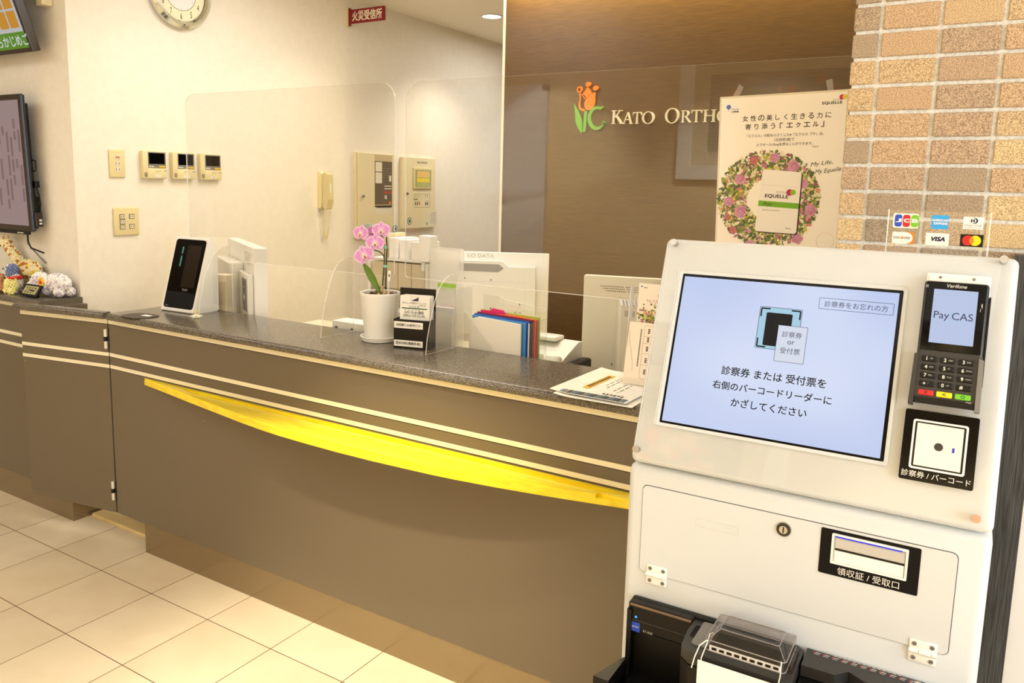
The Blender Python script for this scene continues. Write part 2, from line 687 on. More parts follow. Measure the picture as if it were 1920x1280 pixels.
# curved ledge
lx = [(.647, .1760), (.70, .1665), (.768, .1565), (.90, .134), (1.0, .117), (1.138, .095), (1.30, .069), (1.42, .053), (1.502, .0455), (1.62, .040), (1.75, .0375),
      (1.88, .0395), (1.984, .045), (2.08, .0505), (2.158, .0585), (2.27, .074), (2.367, .091), (2.45, .107), (2.527, .1235), (2.60, .1395), (2.68, .158), (2.755, .1760)]
g = G()
front = [(x, y) for x, y in lx]


def ledge_slab(ys, z0, z1, inset=0):
    """part of the ledge between the lens outline and the line y = ys"""
    pts = [(x, min(y + inset, ys)) for x, y in front if y + inset < ys - .0005]
    pts = [(pts[0][0] - .004, ys)] + pts + [(pts[-1][0] + .004, ys)]
    g.prism(pts, z0, z1, shelf_wood)


ledge_slab(.1771, .6752, .690)
ledge_slab(.1400, .690, .6995)
ledge_slab(.1400, .6995, .7008, .0012)
g.prism([(.712, .1650), (.768, .1565), (.865, .1400), (.960, .1400), (.880, .1650)], .690, .7008, shelf_wood)
g.prism([(2.52, .1400), (2.598, .1395), (2.68, .158), (2.709, .1650), (2.60, .1650)], .690, .7008, shelf_wood)
g.prism([(.712, .1650), (2.709, .1650), (2.757, .1771), (.646, .1771)], .690, .7008, shelf_wood)
g.build('wooden_ledge', ctr)
g = G(F)
for x, z in ((.98, .595),):
    g.disc(x, z, .0012, .0004, white_p, 8)
g.build('chip_mark', ctr)


def top_profile(y0, y1, z0, z1, r=.013, n=5):
    p = [(y1, z0), (y1, z1)]
    for i in range(n + 1):
        t = math.radians(90 + 90 * i / n)
        p.append((y0 + r + r * math.cos(t), z1 - r + r * math.sin(t)))
    for i in range(n + 1):
        t = math.radians(180 + 90 * i / n)
        p.append((y0 + .006 + .006 * math.cos(t), z0 + .006 + .006 * math.sin(t)))
    return p


def slab_top(x0, x1, y0, y1, f=None):
    fr = Fr((0, 0, 0), Y3, Z3, X3) if f is None else f
    return G(fr).prism(top_profile(y0, y1, .9030, .928), x0, x1, granite)


o = slab_top(.462, 3.028, .1505, .4705).build('countertop', smooth=True)
tag(o, 'long speckled grey stone countertop of the reception counter', 'countertop')

# left counter unit beyond the gate
u = thing('counter_unit', 'taupe counter unit at the far left below the beaded animals', 'counter', (-1.0, .25, 0))
G().box(-2.4, .030, .1774, .333, .12, .9028, laminate).build('carcass', u)
G().box(-2.4, .103, .183, .254, 0, .1198, plinth_m).box(.095, .103, .2541, .334, 0, .1198, plinth_m).build('plinth', u)
for z0, z1 in ((.8822, .9026), (.7545, .7685), (.7075, .7212)):
    G().box(-2.4, .030, .1762, .178, z0, z1, strip_m).build('trim_strip', u)
o = slab_top(-2.4, -.006, .1505, .3345).build('countertop', smooth=True)
tag(o, 'short speckled stone countertop at far left carrying the beaded animals', 'countertop')

# swing gate, slightly open
gt = thing('counter_gate', 'taupe swing gate standing ajar at the left end of the reception counter', 'gate', (.4305, .1774, 0))
ga = Vector((-.984, -.178, 0)).normalized()
gn = Vector((-ga.y, ga.x, 0))
gn = gn if gn.y < 0 else -gn
GF = Fr((.4305, .1774, 0), ga, Z3, gn)          # u away from the hinge, v up, h towards the lobby
G(GF).box(.006, .474, .12, .9028, -.018, 0, laminate).build('gate_panel', gt)
for z0, z1 in ((.8822, .9026), (.7545, .7685), (.7075, .7212)):
    G(GF).box(.004, .474, z0, z1, -.001, .0012, strip_m).box(.004, .474, z0 - .0022, z0, -.001, .0005, black_gap).build('trim_strip', gt)
GT = Fr((.4305, .1774, 0), -gn, Z3, ga)
G(GT).prism(top_profile(-.027, .012, .9030, .928), .0, .484, granite).build('countertop_flap', gt, smooth=True)
for zc in (.823, .212):
    h = G(GF).cyl((.012, zc - .038, .004), (.012, zc + .038, .004), .0072, M('satin_hinge', (226, 220, 206), .25, .5), 14)
    hb = h.build('hinge', gt, smooth=True)
    k = G(GF).cyl((.012, zc - .009, .004), (.012, zc + .009, .004), .0078, black_p, 14)
    k.box(-.001, .003, zc - .040, zc + .040, -.002, .003, black_gap)
    k.build('hinge_collar', hb, smooth=True)
G(GF).disc(.462, .690, .0016, .0004, white_p, 8).build('chip_mark', gt)

# ------------------------------------------------------------------ clear acrylic screens on the counter


def fin_pts(flip=1):
    """outline of a supporting fin in (depth towards the lobby, height above the counter)"""
    p = [(0, 0), (.158, 0), (.157, .006)]
    p += [(.150, .050), (.133, .105), (.115, .150), (.095, .183), (.070, .207), (.042, .219), (.012, .2215), (0, .2215)]
    return p


def acrylic_screen(label, x0, x1, z0, z1, y, fins, cat='screen', r=.055):
    t = thing('acrylic_screen', label, cat, ((x0 + x1) / 2, y, .928), 'clear acrylic screens on the counter')
    P = frontF(0, y)
    o_ = []
    for cx, cy, a_, q in ((x1, z1, 0, r), (x0, z1, 90, r), (x0, z0, 180, .012), (x1, z0, 270, .012)):
        sx, sy = (-1 if cx == x1 else 1), (-1 if cy == z1 else 1)
        o_ += [(cx + sx * q + q * math.cos(math.radians(a_ + 90 * i / 8)), cy + sy * q + q * math.sin(math.radians(a_ + 90 * i / 8))) for i in range(9)]
    a = G(P).prism(o_, -.005, 0, acr, acr_edge)
    a.rect(x0 + .010, x1 - .010, z0, z0 + .0022, .0003, acr_edge)  # pale band on the face stands in for the brightly lit lower edge
    a.build('clear_panel', t)
    for fx, hh in fins:
        ff = Fr((fx, y, .9285), -Y3, Z3, X3)
        g = G(ff)
        pts = fin_pts()
        pts = [(a_, b_ * hh / .2215) for a_, b_ in pts]
        g.prism(pts, -.0015, .0015, acr, acr_edge)
        fo = g.build('support_fin', t)
    return t


acrylic_screen('clear acrylic counter screen left of the orchid, in front of the intercoms', .545, 1.605, 1.131, 1.765, .462, ((.80, .262), (1.424, .262)))
acrylic_screen('clear acrylic counter screen carrying the flower wreath poster', 1.652, 3.024, 1.135, 1.762, .462, ((1.862, .236), (2.86, .236)))

# ------------------------------------------------------------------ payment kiosk
EX = Vector((.99982, .01894, 0))
EZ = Vector((-.00622, .32842, .94451)).normalized()
NN = EX.cross(EZ)
INTO = Vector((-.01894, .99982, 0))
KO = Vector((2.89404, -.44822, 1.09424))
KF = Fr(KO, EX, EZ, NN)                            # tilted face: u right, v up the face, h out
BF = Fr(Vector((2.8531, -.4615, 0)), EX, Z3, -INTO)  # upright front: u right, v height, h out
k = thing('payment_kiosk', 'white self-service payment kiosk with tilted touch screen in the right foreground', 'kiosk', (3.09, -.28, 0))
# lower cabinet
G(BF).box(-.005, .483, .02, 1.0215, -.36, 0, white_p, .012, 3).build('cabinet', k, smooth=True)
# flat-sided tilted head (wedge-shaped box behind the tilted face)
g = G(KF)
g.box(-.0412, .4405, -.0685, .2888, -.145, 0, white_p, .010, 3)
g.build('tilted_head', k, smooth=True)
# screen with dark bezel and raised white surround
sc = G(KF)
sc.rprism(G.rr(-.0085, .3145, -.0085, .2365, .004), G.rr(-.0035, .3095, -.0035, .2315, .002), 0, .0032, white_p)
sc.build('screen_surround', k)
g = G(KF)
g.rect(-.0035, .3095, -.0035, .2315, .0006, black_gl)
bz = g.build('screen_bezel', k)
g = G(KF)
g.rect(0, .3045, 0, .2275, .0009, screen_blue)
scr = g.build('touch_screen', k)
scr['label'] = 'pale blue lit touch screen'
T = G(KF)
H1, H2, H3 = .0012, .0015, .0018
lt_blue = M('screen_light_blue', (178, 222, 244), .4, emit=.9)
scr_dark = M('screen_black', (8, 8, 24), .4, emit=.6)
scr_white = M('screen_white', (226, 232, 248), .4, emit=.95)
T.rrect(.1214, .1815, .1285, .1912, .002, H1, lt_blue)
T.outline(.1214, .1815, .1285, .1912, .0007, H2, navy)
T.rrect(.1318, .1688, .1335, .1830, .002, H2, scr_dark)
for a, b_, sa, sb in ((.1240, .1885, 1, -1), (.1790, .1885, -1, -1), (.1240, .1312, 1, 1)):
    T.box(min(a, a + sa * .0125), max(a, a + sa * .0125), b_ - .0010, b_ + .0010, H2, H3, scr_dark)
    T.box(a - .0010, a + .0010, min(b_, b_ + sb * .0125), max(b_, b_ + sb * .0125), H2, H3, scr_dark)
T.rect(.1508, .1922, .1122, .1660, H3, scr_white)
T.outline(.1508, .1922, .1122, .1660, .0006, H3 + .0002, navy)
for t, v, w in (('診察券', .1530, .0275), ('or', .1412, .0100), ('受付票', .1290, .0275)):
    T.text(t, .1715, v, navy, H3 + .0004, w=w, al='c')
T.outline(.2022, .2998, .1955, .2120, .0006, H1, navy)
T.text('診察券をお忘れの方', .2512, .2037, navy, H1, w=.083, al='c')
T.text('診察券 または 受付票を', .1520, .0890, scr_dark, H1, w=.147, al='c', bold=.0003)
T.text('右側のバーコードリーダーに', .1520, .0665, scr_dark, H1, w=.167, al='c', bold=.0003)
T.text('かざしてください', .1520, .0440, scr_dark, H1, w=.106, al='c', bold=.0003)
T.build('screen_writing', scr)
# clear cover plate on four stand-off bolts, with a cut-out round the screen
g = G(KF)
o_, i_ = G.rr(-.0335, .4335, -.0615, .2840, .006), G.rr(-.0085, .3145, -.0085, .2365, .003)
g.rprism(o_, i_, .0060, .0090, acr, acr_edge)
g.build('clear_cover_plate', k)
for (u, v), c_ in zip(((-.0235, .2785), (.4222, .2812), (.4202, -.0530), (-.0300, -.0505)), (chrome, chrome, M('brushed_bolt', (190, 160, 145), .35, .8), chrome)):
    G(KF).cyl((u, v, .0002), (u, v, .0105), .0042, c_, 18).cyl((u, v, .0105), (u, v, .013), .0052, c_, 18).build('stand_off_bolt', k, smooth=True)
# raised plate behind the card terminal
g = G(KF)
g.box(.336, .4105, .150, .2570, .0095, .0118, white_g, .001)
g.box(.339, .4080, .150, .2535, .0118, .0132, white_g, .0006)
for u in (.352, .391):
    g.cyl((u, .2510, .0132), (u, .2510, .0142), .0018, mgray, 10)
g.build('terminal_bracket', k)
# card terminal
tb = G(KF)
tb.box(.3345, .4095, .1000, .2440, .0120, .0235, dgray, .0045, 3)
tb.box(.3375, .4065, .1500, .2415, .0230, .0242, black_gl, .0008)
tb.box(.4098, .4125, .1100, .2280, .0105, .0175, black_p, .0008)
tb.rect(.3363, .3395, .2335, .2375, .0243, mgray)
tm = tb.build('card_terminal', k, smooth=True)
tm['label'] = 'black card terminal with small lit screen and keypad'
G(KF).rect(.3466, .3974, .1600, .2322, .0244, screen_blue2).build('terminal_screen', tm)
g = G(KF)
g.text('Verifone', .3722, .2375, lgray, .0244, w=.0235, al='c', slant=.2, bold=.0002)
g.build('maker_writing', tm)
g = G(KF)
PI2 = 2 * math.pi
arc = [(.3745 + .0068 * math.cos(t), .1968 + .0062 * math.sin(t)) for t in [math.radians(45 + 270 * i / 16) for i in range(17)]]
ar2 = [(.3748 + .0061 * math.cos(t), .1968 + .0055 * math.sin(t)) for t in [math.radians(45 + 270 * i / 16) for i in range(17)]]
for i in range(16):
    g.poly([arc[i], arc[i + 1], ar2[i + 1], ar2[i]], M('pale_blue_ring', (120, 170, 220), .5) if i == 0 else g.mats[-1], .0245)
g.text('Pay', .3493, .1962, navy, .0246, w=.0178)
g.text('CAS', .3702, .1972, navy, .0246, w=.0240)
for u0, u1, v0, v1 in ((.4022, .4026, .2120, .2165), (.4030, .4034, .2105, .2165), (.4014, .4018, .2060, .2100)):
    g.rect(u0, u1, v0, v1, .0244, white_m)
g.build('terminal_writing', tm)
# keypad part, stepped forward
kp = G(KF)
U = [(.3325, .0785), (.3375, .0800), (.4040, .0800), (.4095, .0785), (.4110, .1380), (.4080, .1450), (.4010, .1480), (.3425, .1480), (.3360, .1450), (.3325, .1380)]
kp.prism(U, .0120, .0290, dgray)
kp.box(.3375, .4055, .0785, .0870, .0285, .0305, black_p, .0006)
kp.prism([(.3310, .0760), (.3368, .0760), (.3372, .1440), (.3325, .1420)], .0120, .0330, dgray)
kp.prism([(.4060, .0760), (.4120, .0760), (.4112, .1420), (.4056, .1440)], .0120, .0330, mgray)
kpo = kp.build('keypad_housing', tm)
KEYS = [('1', 'QZ.'), ('2', 'ABC'), ('3', 'DEF'), ('4', 'GHI'), ('5', 'JKL'), ('6', 'MNO'), ('7', 'PRS'), ('8', 'TUV'), ('9', 'WXY'), ('*', ',\'"'), ('0', '-SP'), ('#', '')]
CU = (.3502, .3712, .3920)
for i, (a, b_) in enumerate(KEYS):
    u, v = CU[i % 3], .1372 - (i // 3) * .01095
    g = G(KF)
    g.box(u - .0087, u + .0087, v - .0036, v + .0036, .0288, .0312, black_p, .0012)
    g.text(a, u - .0030, v, white_m, .0314, ht=.0044 if a != '*' else .0030, al='c', bold=.0002)
    if b_:
        g.text(b_, u + .0008, v + .0004, lgray, .0314, ht=.0020)
    g.build('key', tm)
for c_, u, s_ in ((red_m, CU[0], 'X'), (yellow_m, CU[1], '<'), (green_m, CU[2], 'O')):
    g = G(KF)
    v = .0928
    g.box(u - .0090, u + .0090, v - .0036, v + .0036, .0288, .0314, c_, .0012)
    g.text(s_, u, v, ink, .0316, ht=.0040, w=.0044, al='c', bold=.0001)
    ko = g.build('key', tm)
    ko['label'] = {'X': 'red cancel key', '<': 'yellow correction key', 'O': 'green confirm key'}[s_]
G(KF).text('P400', .3960, .0868, lgray, .0308, w=.0062).build('model_writing', tm)
# barcode reader window
g = G(KF)
g.prism(G.rr(.3290, .4138, -.0205, .0712, .0025), .0090, .0098, black_gl)
rd = g.build('barcode_reader', k)
rd['label'] = 'black framed barcode reader window'
g = G(KF)
g.rprism(G.rr(.3395, .4028, -.0050, .0590, .003), G.rr(.3420, .4003, -.0024, .0565, .002), .0098, .0112, white_g)
g.rect(.3420, .4003, -.0024, .0565, .0100, black_p)
cu, cv = .3712, .0270
q = [(.3445, -.0004), (.3978, -.0004), (.3978, .0545), (.3445, .0545)]
for i in range(4):
    a, b_ = q[i], q[(i + 1) % 4]
    g.add([(a[0], a[1], .0112), (b_[0], b_[1], .0112), (cu, cv, .0102)], [(0, 1, 2)], white_m)
g.disc(cu, cv, .0051, .01085, dgray, 24)
g.rect(.3868, .3893, .0225, .0285, .01130, M('blue_lamp', (70, 80, 240), .3, emit=.8))
g.build('reader_window', rd)
g = G(KF)
g.text('診察券 / バーコード', .3712, -.0118, white_m, .0101, w=.079, al='c')
g.build('reader_writing', rd)
# maintenance door on the upright front
g = G(BF)
g.prism(G.rr(.0207, .4481, .8505, .9922, .008), -.001, .0004, dgray)
g.prism(G.rr(.0216, .4472, .8514, .9913, .0075), .0002, .0014, white_p)
dr = g.build('door', k)
g = G(BF)
g.outline(.1058, .1705, .9452, .9593, .0006, .0016, lgray, .0025)
g.outline(.1052, .1711, .9446, .9599, .0006, .0015, white_g, .0028)
g.build('label_recess', dr)
g = G(BF)
g.cyl((.2326, .9718, .001), (.2326, .9718, .0030), .0108, chrome, 32).cyl((.2326, .9718, .003), (.2326, .9718, .0036), .0098, dgray, 32)
g.cyl((.2326, .9718, .0036), (.2326, .9718, .0048), .0058, chrome, 24).box(.2318, .2334, .9672, .9764, .0046, .0051, black_p)
g.build('lock', dr, smooth=True)
for u, v in ((.0505, .8508), (.4187, .8476)):
    g = G(BF)
    g.box(u - .0165, u + .0165, v + .0018, v + .0155, .0012, .0034, white_g, .001)
    g.box(u - .0165, u + .0165, v - .0155, v - .0018, .0004, .0034, white_g, .001)
    g.cyl((u - .0165, v, .0038), (u - .005, v, .0038), .0032, white_g, 14).cyl((u - .0045, v, .0038), (u + .010, v, .0038), .0036, white_g, 14).cyl((u + .0105, v, .0038), (u + .0165, v, .0038), .0032, white_g, 14)
    for du in (-.0105, .0105):
        for dv in (-.0098, .0098):
            g.cyl((u + du, v + dv, .0034), (u + du, v + dv, .0042), .0030, mgray, 14)
            g.box(u + du - .0014, u + du + .0014, v + dv - .0003, v + dv + .0003, .0042, .0044, black_p)
    g.build('hinge', k, smooth=True)
g = G(BF)
g.prism(G.rr(.2822, .4057, .9224, .9877, .0022), .0013, .0022, black_mat)
rs = g.build('receipt_slot', k)
rs['label'] = 'black framed receipt slot'
g = G(BF)
g.rprism(G.rr(.2968, .3914, .9400, .9832, .0015), G.rr(.2996, .3886, .9428, .9804, .001), .0020, .0042, white_g)
g.rect(.2996, .3886, .9428, .9804, .0024, lgray)
g.box(.3015, .3870, .9630, .9770, .0024, .0038, lgray, .0006)
g.rect(.3015, .3876, .9598, .9625, .0030, black_p)
g.prism([(.3015, .9432), (.3870, .9432), (.3870, .9592), (.3015, .9592)], .0024, .0032, white_g)
g.box(.3010, .3840, .9782, .9797, .0026, .0036, M('blue_strip_lamp', (60, 60, 245), .3, emit=1.0))
g.build('slot_tray', rs)
g = G(BF)
g.text('領収証 / 受取口', .3452, .9308, white_m, .0025, w=.077, al='c')
g.build('slot_writing', rs)

# card brand sign on top of the kiosk
y = -.28
cs = thing('card_brand_sign', 'small clear acrylic card brand sign standing on top of the kiosk', 'sign', (3.23, y, 1.345))
SF = frontF(0, y)
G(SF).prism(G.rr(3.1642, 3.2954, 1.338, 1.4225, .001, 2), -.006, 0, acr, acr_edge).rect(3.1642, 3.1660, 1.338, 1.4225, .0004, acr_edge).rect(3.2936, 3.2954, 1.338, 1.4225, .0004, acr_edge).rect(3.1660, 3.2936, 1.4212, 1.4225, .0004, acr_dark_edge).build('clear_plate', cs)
for u in (3.1730, 3.2856):
    G(SF).cyl((u, 1.3708, -.006), (u, 1.3708, .003), .0030, chrome, 14).build('screw', cs, smooth=True)


def card(name, fn):
    g = G(SF)
    fn(g)
    g.build(name, cs)


h0, h1, h2, h3 = .0003, .0006, .0009, .0012


def f_jcb(g):
    g.rrect(3.1716, 3.2052, 1.3958, 1.4170, .003, h0, white_g)
    for i, c_ in enumerate((blue_m, M('card_red', (196, 20, 40), .4), M('card_green', (110, 190, 30), .4))):
        a = 3.1738 + i * .0108
        g.rrect(a, a + .0096, 1.3976, 1.4152, .0032, h1, c_)
        g.text('JCB'[i], a + .0048, 1.4065, white_g, h3, ht=.0050, w=.0072, al='c', bold=.0006)


def f_amex(g):
    g.rect(3.2215, 3.2432, 1.3964, 1.4162, h0, sky_m)
    g.text('AMERICAN', 3.2323, 1.4088, white_g, h1, w=.0200, ht=.0030, al='c', bold=.0003)
    g.text('EXPRESS', 3.2335, 1.4042, white_g, h1, w=.0175, ht=.0028, al='c', bold=.0003)


def f_din(g):
    g.rrect(3.2615, 3.2864, 1.3980, 1.4154, .001, h0, white_g)
    g.disc(3.2746, 1.4100, .0050, h1, navy, 24, .0042)
    g.disc(3.2733, 1.4100, .0040, h2, white_g, 24, .0036)
    for du in (-.0026, .0004):
        g.rrect(3.2733 + du, 3.2733 + du + .0020, 1.4078, 1.4122, .0009, h3, navy)
    g.text('Diners Club', 3.2740, 1.4036, mgray, h1, w=.0205, ht=.0028, al='c')
    g.text('INTERNATIONAL', 3.2740, 1.4002, mgray, h1, w=.0205, ht=.0014, al='c')


def f_disc(g):
    g.rect(3.1722, 3.2010, 1.3729, 1.3899, h0, orange_m)
    pts = [(3.1722, 1.3729), (3.1895, 1.3729)] + [(3.1895 + .0100 * math.sin(math.radians(a)), 1.3814 - .0085 * math.cos(math.radians(a))) for a in range(10, 180, 17)] + [(3.1895, 1.3899), (3.1722, 1.3899)]
    g.poly(pts, white_g, h1)
    g.text('DISC', 3.1742, 1.3818, ink, h2, w=.0100, ht=.0034)
    g.disc(3.1860, 1.3817, .0017, h2, orange_m, 14)
    g.text('VER', 3.1880, 1.3816, ink, h2, w=.0083, ht=.0034)


def f_visa(g):
    g.rect(3.2163, 3.2459, 1.3728, 1.3905, h0, white_g)
    g.text('VISA', 3.2318, 1.3818, navy, h1, w=.0185, ht=.0058, al='c', slant=.25, bold=.0007)


def f_mc(g):
    g.rect(3.2598, 3.2882, 1.3736, 1.3908, h0, black_p)
    g.disc(3.2696, 1.3822, .0072, h1, M('card_circle_red', (200, 20, 24), .4), 28)
    g.disc(3.2784, 1.3822, .0072, h1, yellow_m, 28)
    pts = []
    for a in range(-52, 53, 8):
        pts.append((3.2696 + .0072 * math.cos(math.radians(a)), 1.3822 + .0072 * math.sin(math.radians(a))))
    for a in range(128, 233, 8):
        pts.append((3.2784 + .0072 * math.cos(math.radians(a)), 1.3822 + .0072 * math.sin(math.radians(a))))
    g.poly(pts, orange_m, h2)


for nm, fn in (('card_logo', f_jcb), ('card_logo', f_amex), ('card_logo', f_din), ('card_logo', f_disc), ('card_logo', f_visa), ('card_logo', f_mc)):
    card(nm, fn)

# cash machine standing against the kiosk front
cm = thing('cash_machine', 'black coin and note machine at the foot of the white kiosk', 'cash machine', (3.12, -.55, 0))
WX = Fr((0, 0, 0), X3, Y3, Z3)
BX = Fr(Vector((2.8531, -.4635, 0)), EX, -INTO, Z3)      # u right, v towards the viewer, h height
g = G(BX)
# left coin tray unit
g.box(.0165, .150, .0005, .012, .60, .8105, black_p, .002)
g.box(.0165, .1180, .010, .026, .765, .8105, black_p, .003)
g.box(.0165, .0235, .010, .030, .50, .765, black_p, .002)
g.prism([(.0165, .012), (.0235, .012), (.0235, .030), (.0165, .030)], .70, .80, black_p)
g.box(.0235, .118, .012, .100, .50, .690, black_mat, .002)
g.prism([(.012, .028), (.0165, .020), (.0165, .095), (-.008, .095)], .50, .715, black_p)
g.build('coin_tray_unit', cm)
g = G(BX)
g.box(.0195, .1165, .0245, .0275, .8055, .8092, M('bronze_lip', (120, 100, 78), .35, .4), .001)
g.build('top_lip', cm)
g = G(Fr(BX.p((0, .0262, 0)), EX, Z3, -INTO))
g.disc(.0300, .7885, .0020, .0004, M('blue_led', (60, 170, 255), .3, emit=1.6), 14)
g.rrect(.0230, .0372, .7645, .7800, .0008, .0006, blue_m)
g.text('GLORY', .0301, .7725, white_m, .0009, w=.0118, al='c', slant=.2)
g.text('RT-R08', .0425, .7690, lgray, .0005, w=.0150, ht=.0038)
g.rect(.0180, .1160, .7828, .7832, .0004, mgray)
g.build('front_writing', cm)
# middle hopper unit
g = G(BX)
P = [(.1180, .0010), (.2640, .0010), (.2740, .0100), (.2740, .0900), (.2620, .1000), (.1360, .1000), (.1220, .0880), (.1180, .0500)]
g.prism(P, .55, .786, black_p)
g.prism([(a, b_) for a, b_ in P], .788, .806, M('hopper_top', (44, 42, 40), .4))
g.build('hopper_unit', cm)
g = G(BX)
g.prism(G.rr(.1250, .1340, .0280, .0620, .004), .8060, .8064, black_mat)
g.prism(G.rr(.1330, .1560, .0150, .0800, .004), .8060, .8080, mgray)
g.prism(G.rr(.1600, .2500, .0300, .0720, .003), .8062, .8068, black_mat)
g.build('hopper_inlet', cm)
# smoked clear lid of the hopper
smoke = acrylic('smoked_clear_plastic', (.80, .76, .74))
g = G(BX)
b0 = G.rr(.1560, .2640, .0120, .0900, .006)
b1 = G.rr(.1700, .2510, .0280, .0700, .004)
for (A, za), (B, zb) in (((b0, .811), (b0, .826)), ((b0, .826), (b1, .836))):
    kk = len(A)
    g.add([(p[0], p[1], za) for p in A] + [(p[0], p[1], zb) for p in B], [(i, (i + 1) % kk, kk + (i + 1) % kk, kk + i) for i in range(kk)], smoke)
g.ring(b1, G.rr(.1760, .2450, .0360, .0640, .003), .836, smoke)
g.box(.162, .258, .0890, .0902, .8115, .8195, acr_edge)
for i in range(9):
    u = .1655 + i * .0104
    g.box(u, u + .0068, .0901, .0908, .8135, .8172, black_p)
sm_e = frosted('smoked_edge', (176, 170, 166), .6)
g.tube([(p[0], p[1], .826) for p in b0] + [(b0[0][0], b0[0][1], .826)], .0008, sm_e, 6)
g.tube([(p[0], p[1], .811) for p in b0] + [(b0[0][0], b0[0][1], .811)], .0008, sm_e, 6)
g.tube([(p[0], p[1], .836) for p in b1] + [(b1[0][0], b1[0][1], .836)], .0006, sm_e, 6)
for i in (2, 8, 14, 20):
    g.tube([(b0[i][0], b0[i][1], .826), (b1[i][0], b1[i][1], .836)], .0006, sm_e, 6)
g.prism(G.rr(.2620, .2720, .0300, .0780, .003), .8062, .822, smoke)
lid = g.build('smoked_lid', cm)
# right banknote unit
g = G(BX)
g.prism([(.2770, .0010), (.500, .0010), (.500, .1100), (.2900, .1100), (.2770, .0950)], .55, .790, black_p)
g.prism([(.2770, .0010), (.500, .0010), (.500, .0420), (.3550, .0420), (.3350, .0300), (.3200, .0480), (.2770, .0480)], .791, .8065, M('note_unit_top', (40, 38, 36), .4))
g.build('note_unit', cm)
g = G(Fr(BX.p((0, 0, .8067)), EX, INTO, Z3))
for i in range(11):
    u = .2880 + i * .0120
    g.disc(u, -.0080, .0016, .0002, red_m, 8)
    g.rect(u + .001, u + .0075, -.0085, -.0062, .0003, lgray)
    g.rect(u - .0005, u + .0060, -.0120, -.0106, .0003, lgray)
g.rect(.286, .420, -.0036, -.0033, .0003, lgray)
for i in range(14):
    g.rect(.312 + i * .0062, .316 + i * .0062, -.0034, -.0016, .0004, lgray)
g.rrect(.4135, .4330, -.0125, -.0045, .001, .0003, white_m)
g.poly([(.4160, -.0110), (.4205, -.0110), (.4183, -.0060)], brown_ink, .0005)
g.text('警告', .4222, -.0085, ink, .0005, w=.0085)
g.build('note_unit_writing', cm)
# paper notice on strings
pn = thing('hanging_notice', 'blank white paper hung by strings over the black cash machine front', 'paper', (3.06, -.575, .70))
g = G(Fr(BX.p((0, .1075, 0)), EX, Z3, -INTO))
g.box(.152, .262, .66, .8035, 0, .0012, paper)
g.build('paper_sheet', pn)
g = G(BX)
g.tube([(.1570, .1080, .790), (.1560, .1060, .806), (.1600, .0950, .824), (.1590, .0800, .829), (.1610, .0700, .827)], .0008, white_m, 6)
g.build('string', pn)
g = G(BX)
g.tube([(.1590, .0930, .827), (.1520, .1030, .822), (.1475, .1090, .806), (.1445, .1100, .790)], .0009, white_m, 6)
g.build('string', pn)
g = G(BX)
g.tube([(.2580, .1080, .795), (.2600, .1020, .812), (.2585, .0900, .827)], .0008, white_m, 6)
g.build('string', pn)

# ------------------------------------------------------------------ things on the intercom wall
IV = M('ivory_switch_plate', (222, 206, 152), .38)
IVD = M('ivory_plate_shadow_side', (206, 190, 138), .45)
SOCK = M('socket_face', (226, 216, 192), .45)
BRN = M('socket_dark', (96, 70, 50), .6)
WF = wallF()
t = thing('outlet_plate', 'narrow ivory outlet plate with three sockets, left of the intercoms', 'outlet', (-.02, .525, 1.437))
G(WF).box(.489, .5615, 1.4375, 1.5585, .0005, .009, IV, .004, 3).build('plate', t, smooth=True)
for i, z in enumerate((1.5245, 1.4985, 1.4725)):
    g = G(WF)
    g.box(.513, .5375, z - .0105, z + .0105, .0088, .0105, SOCK, .0008)
    g.rect(.5165, .5190, z - .006, z + .006, .0107, BRN)
    g.rect(.5300, .5325, z - .006, z + .006, .0107, BRN)
    if i == 0:
        g.rect(.5160, .5340, z - .004, z + .004, .0108, M('socket_red', (190, 120, 90), .5))
    g.build('socket', t)
t = thing('switch_plate', 'square ivory plate with five small sockets, below the outlet plate on the cream wall', 'switch plate', (-.02, .556, 1.182))
G(WF).box(.496, .616, 1.182, 1.3055, .0005, .009, IV, .004, 3).build('plate', t, smooth=True)
for y, z in ((.5345, 1.266), (.5345, 1.243), (.5345, 1.220), (.580, 1.2665), (.580, 1.222)):
    g = G(WF)
    g.box(y - .0125, y + .0125, z - .0105, z + .0105, .0088, .0105, BRN, .0008)
    g.box(y - .0100, y + .0100, z - .0085, z + .0075, .0103, .0118, SOCK, .0006)
    g.rect(y - .006, y - .003, z - .004, z + .004, .0120, BRN)
    g.rect(y + .003, y + .006, z - .004, z + .004, .0120, BRN)
    g.build('socket', t)


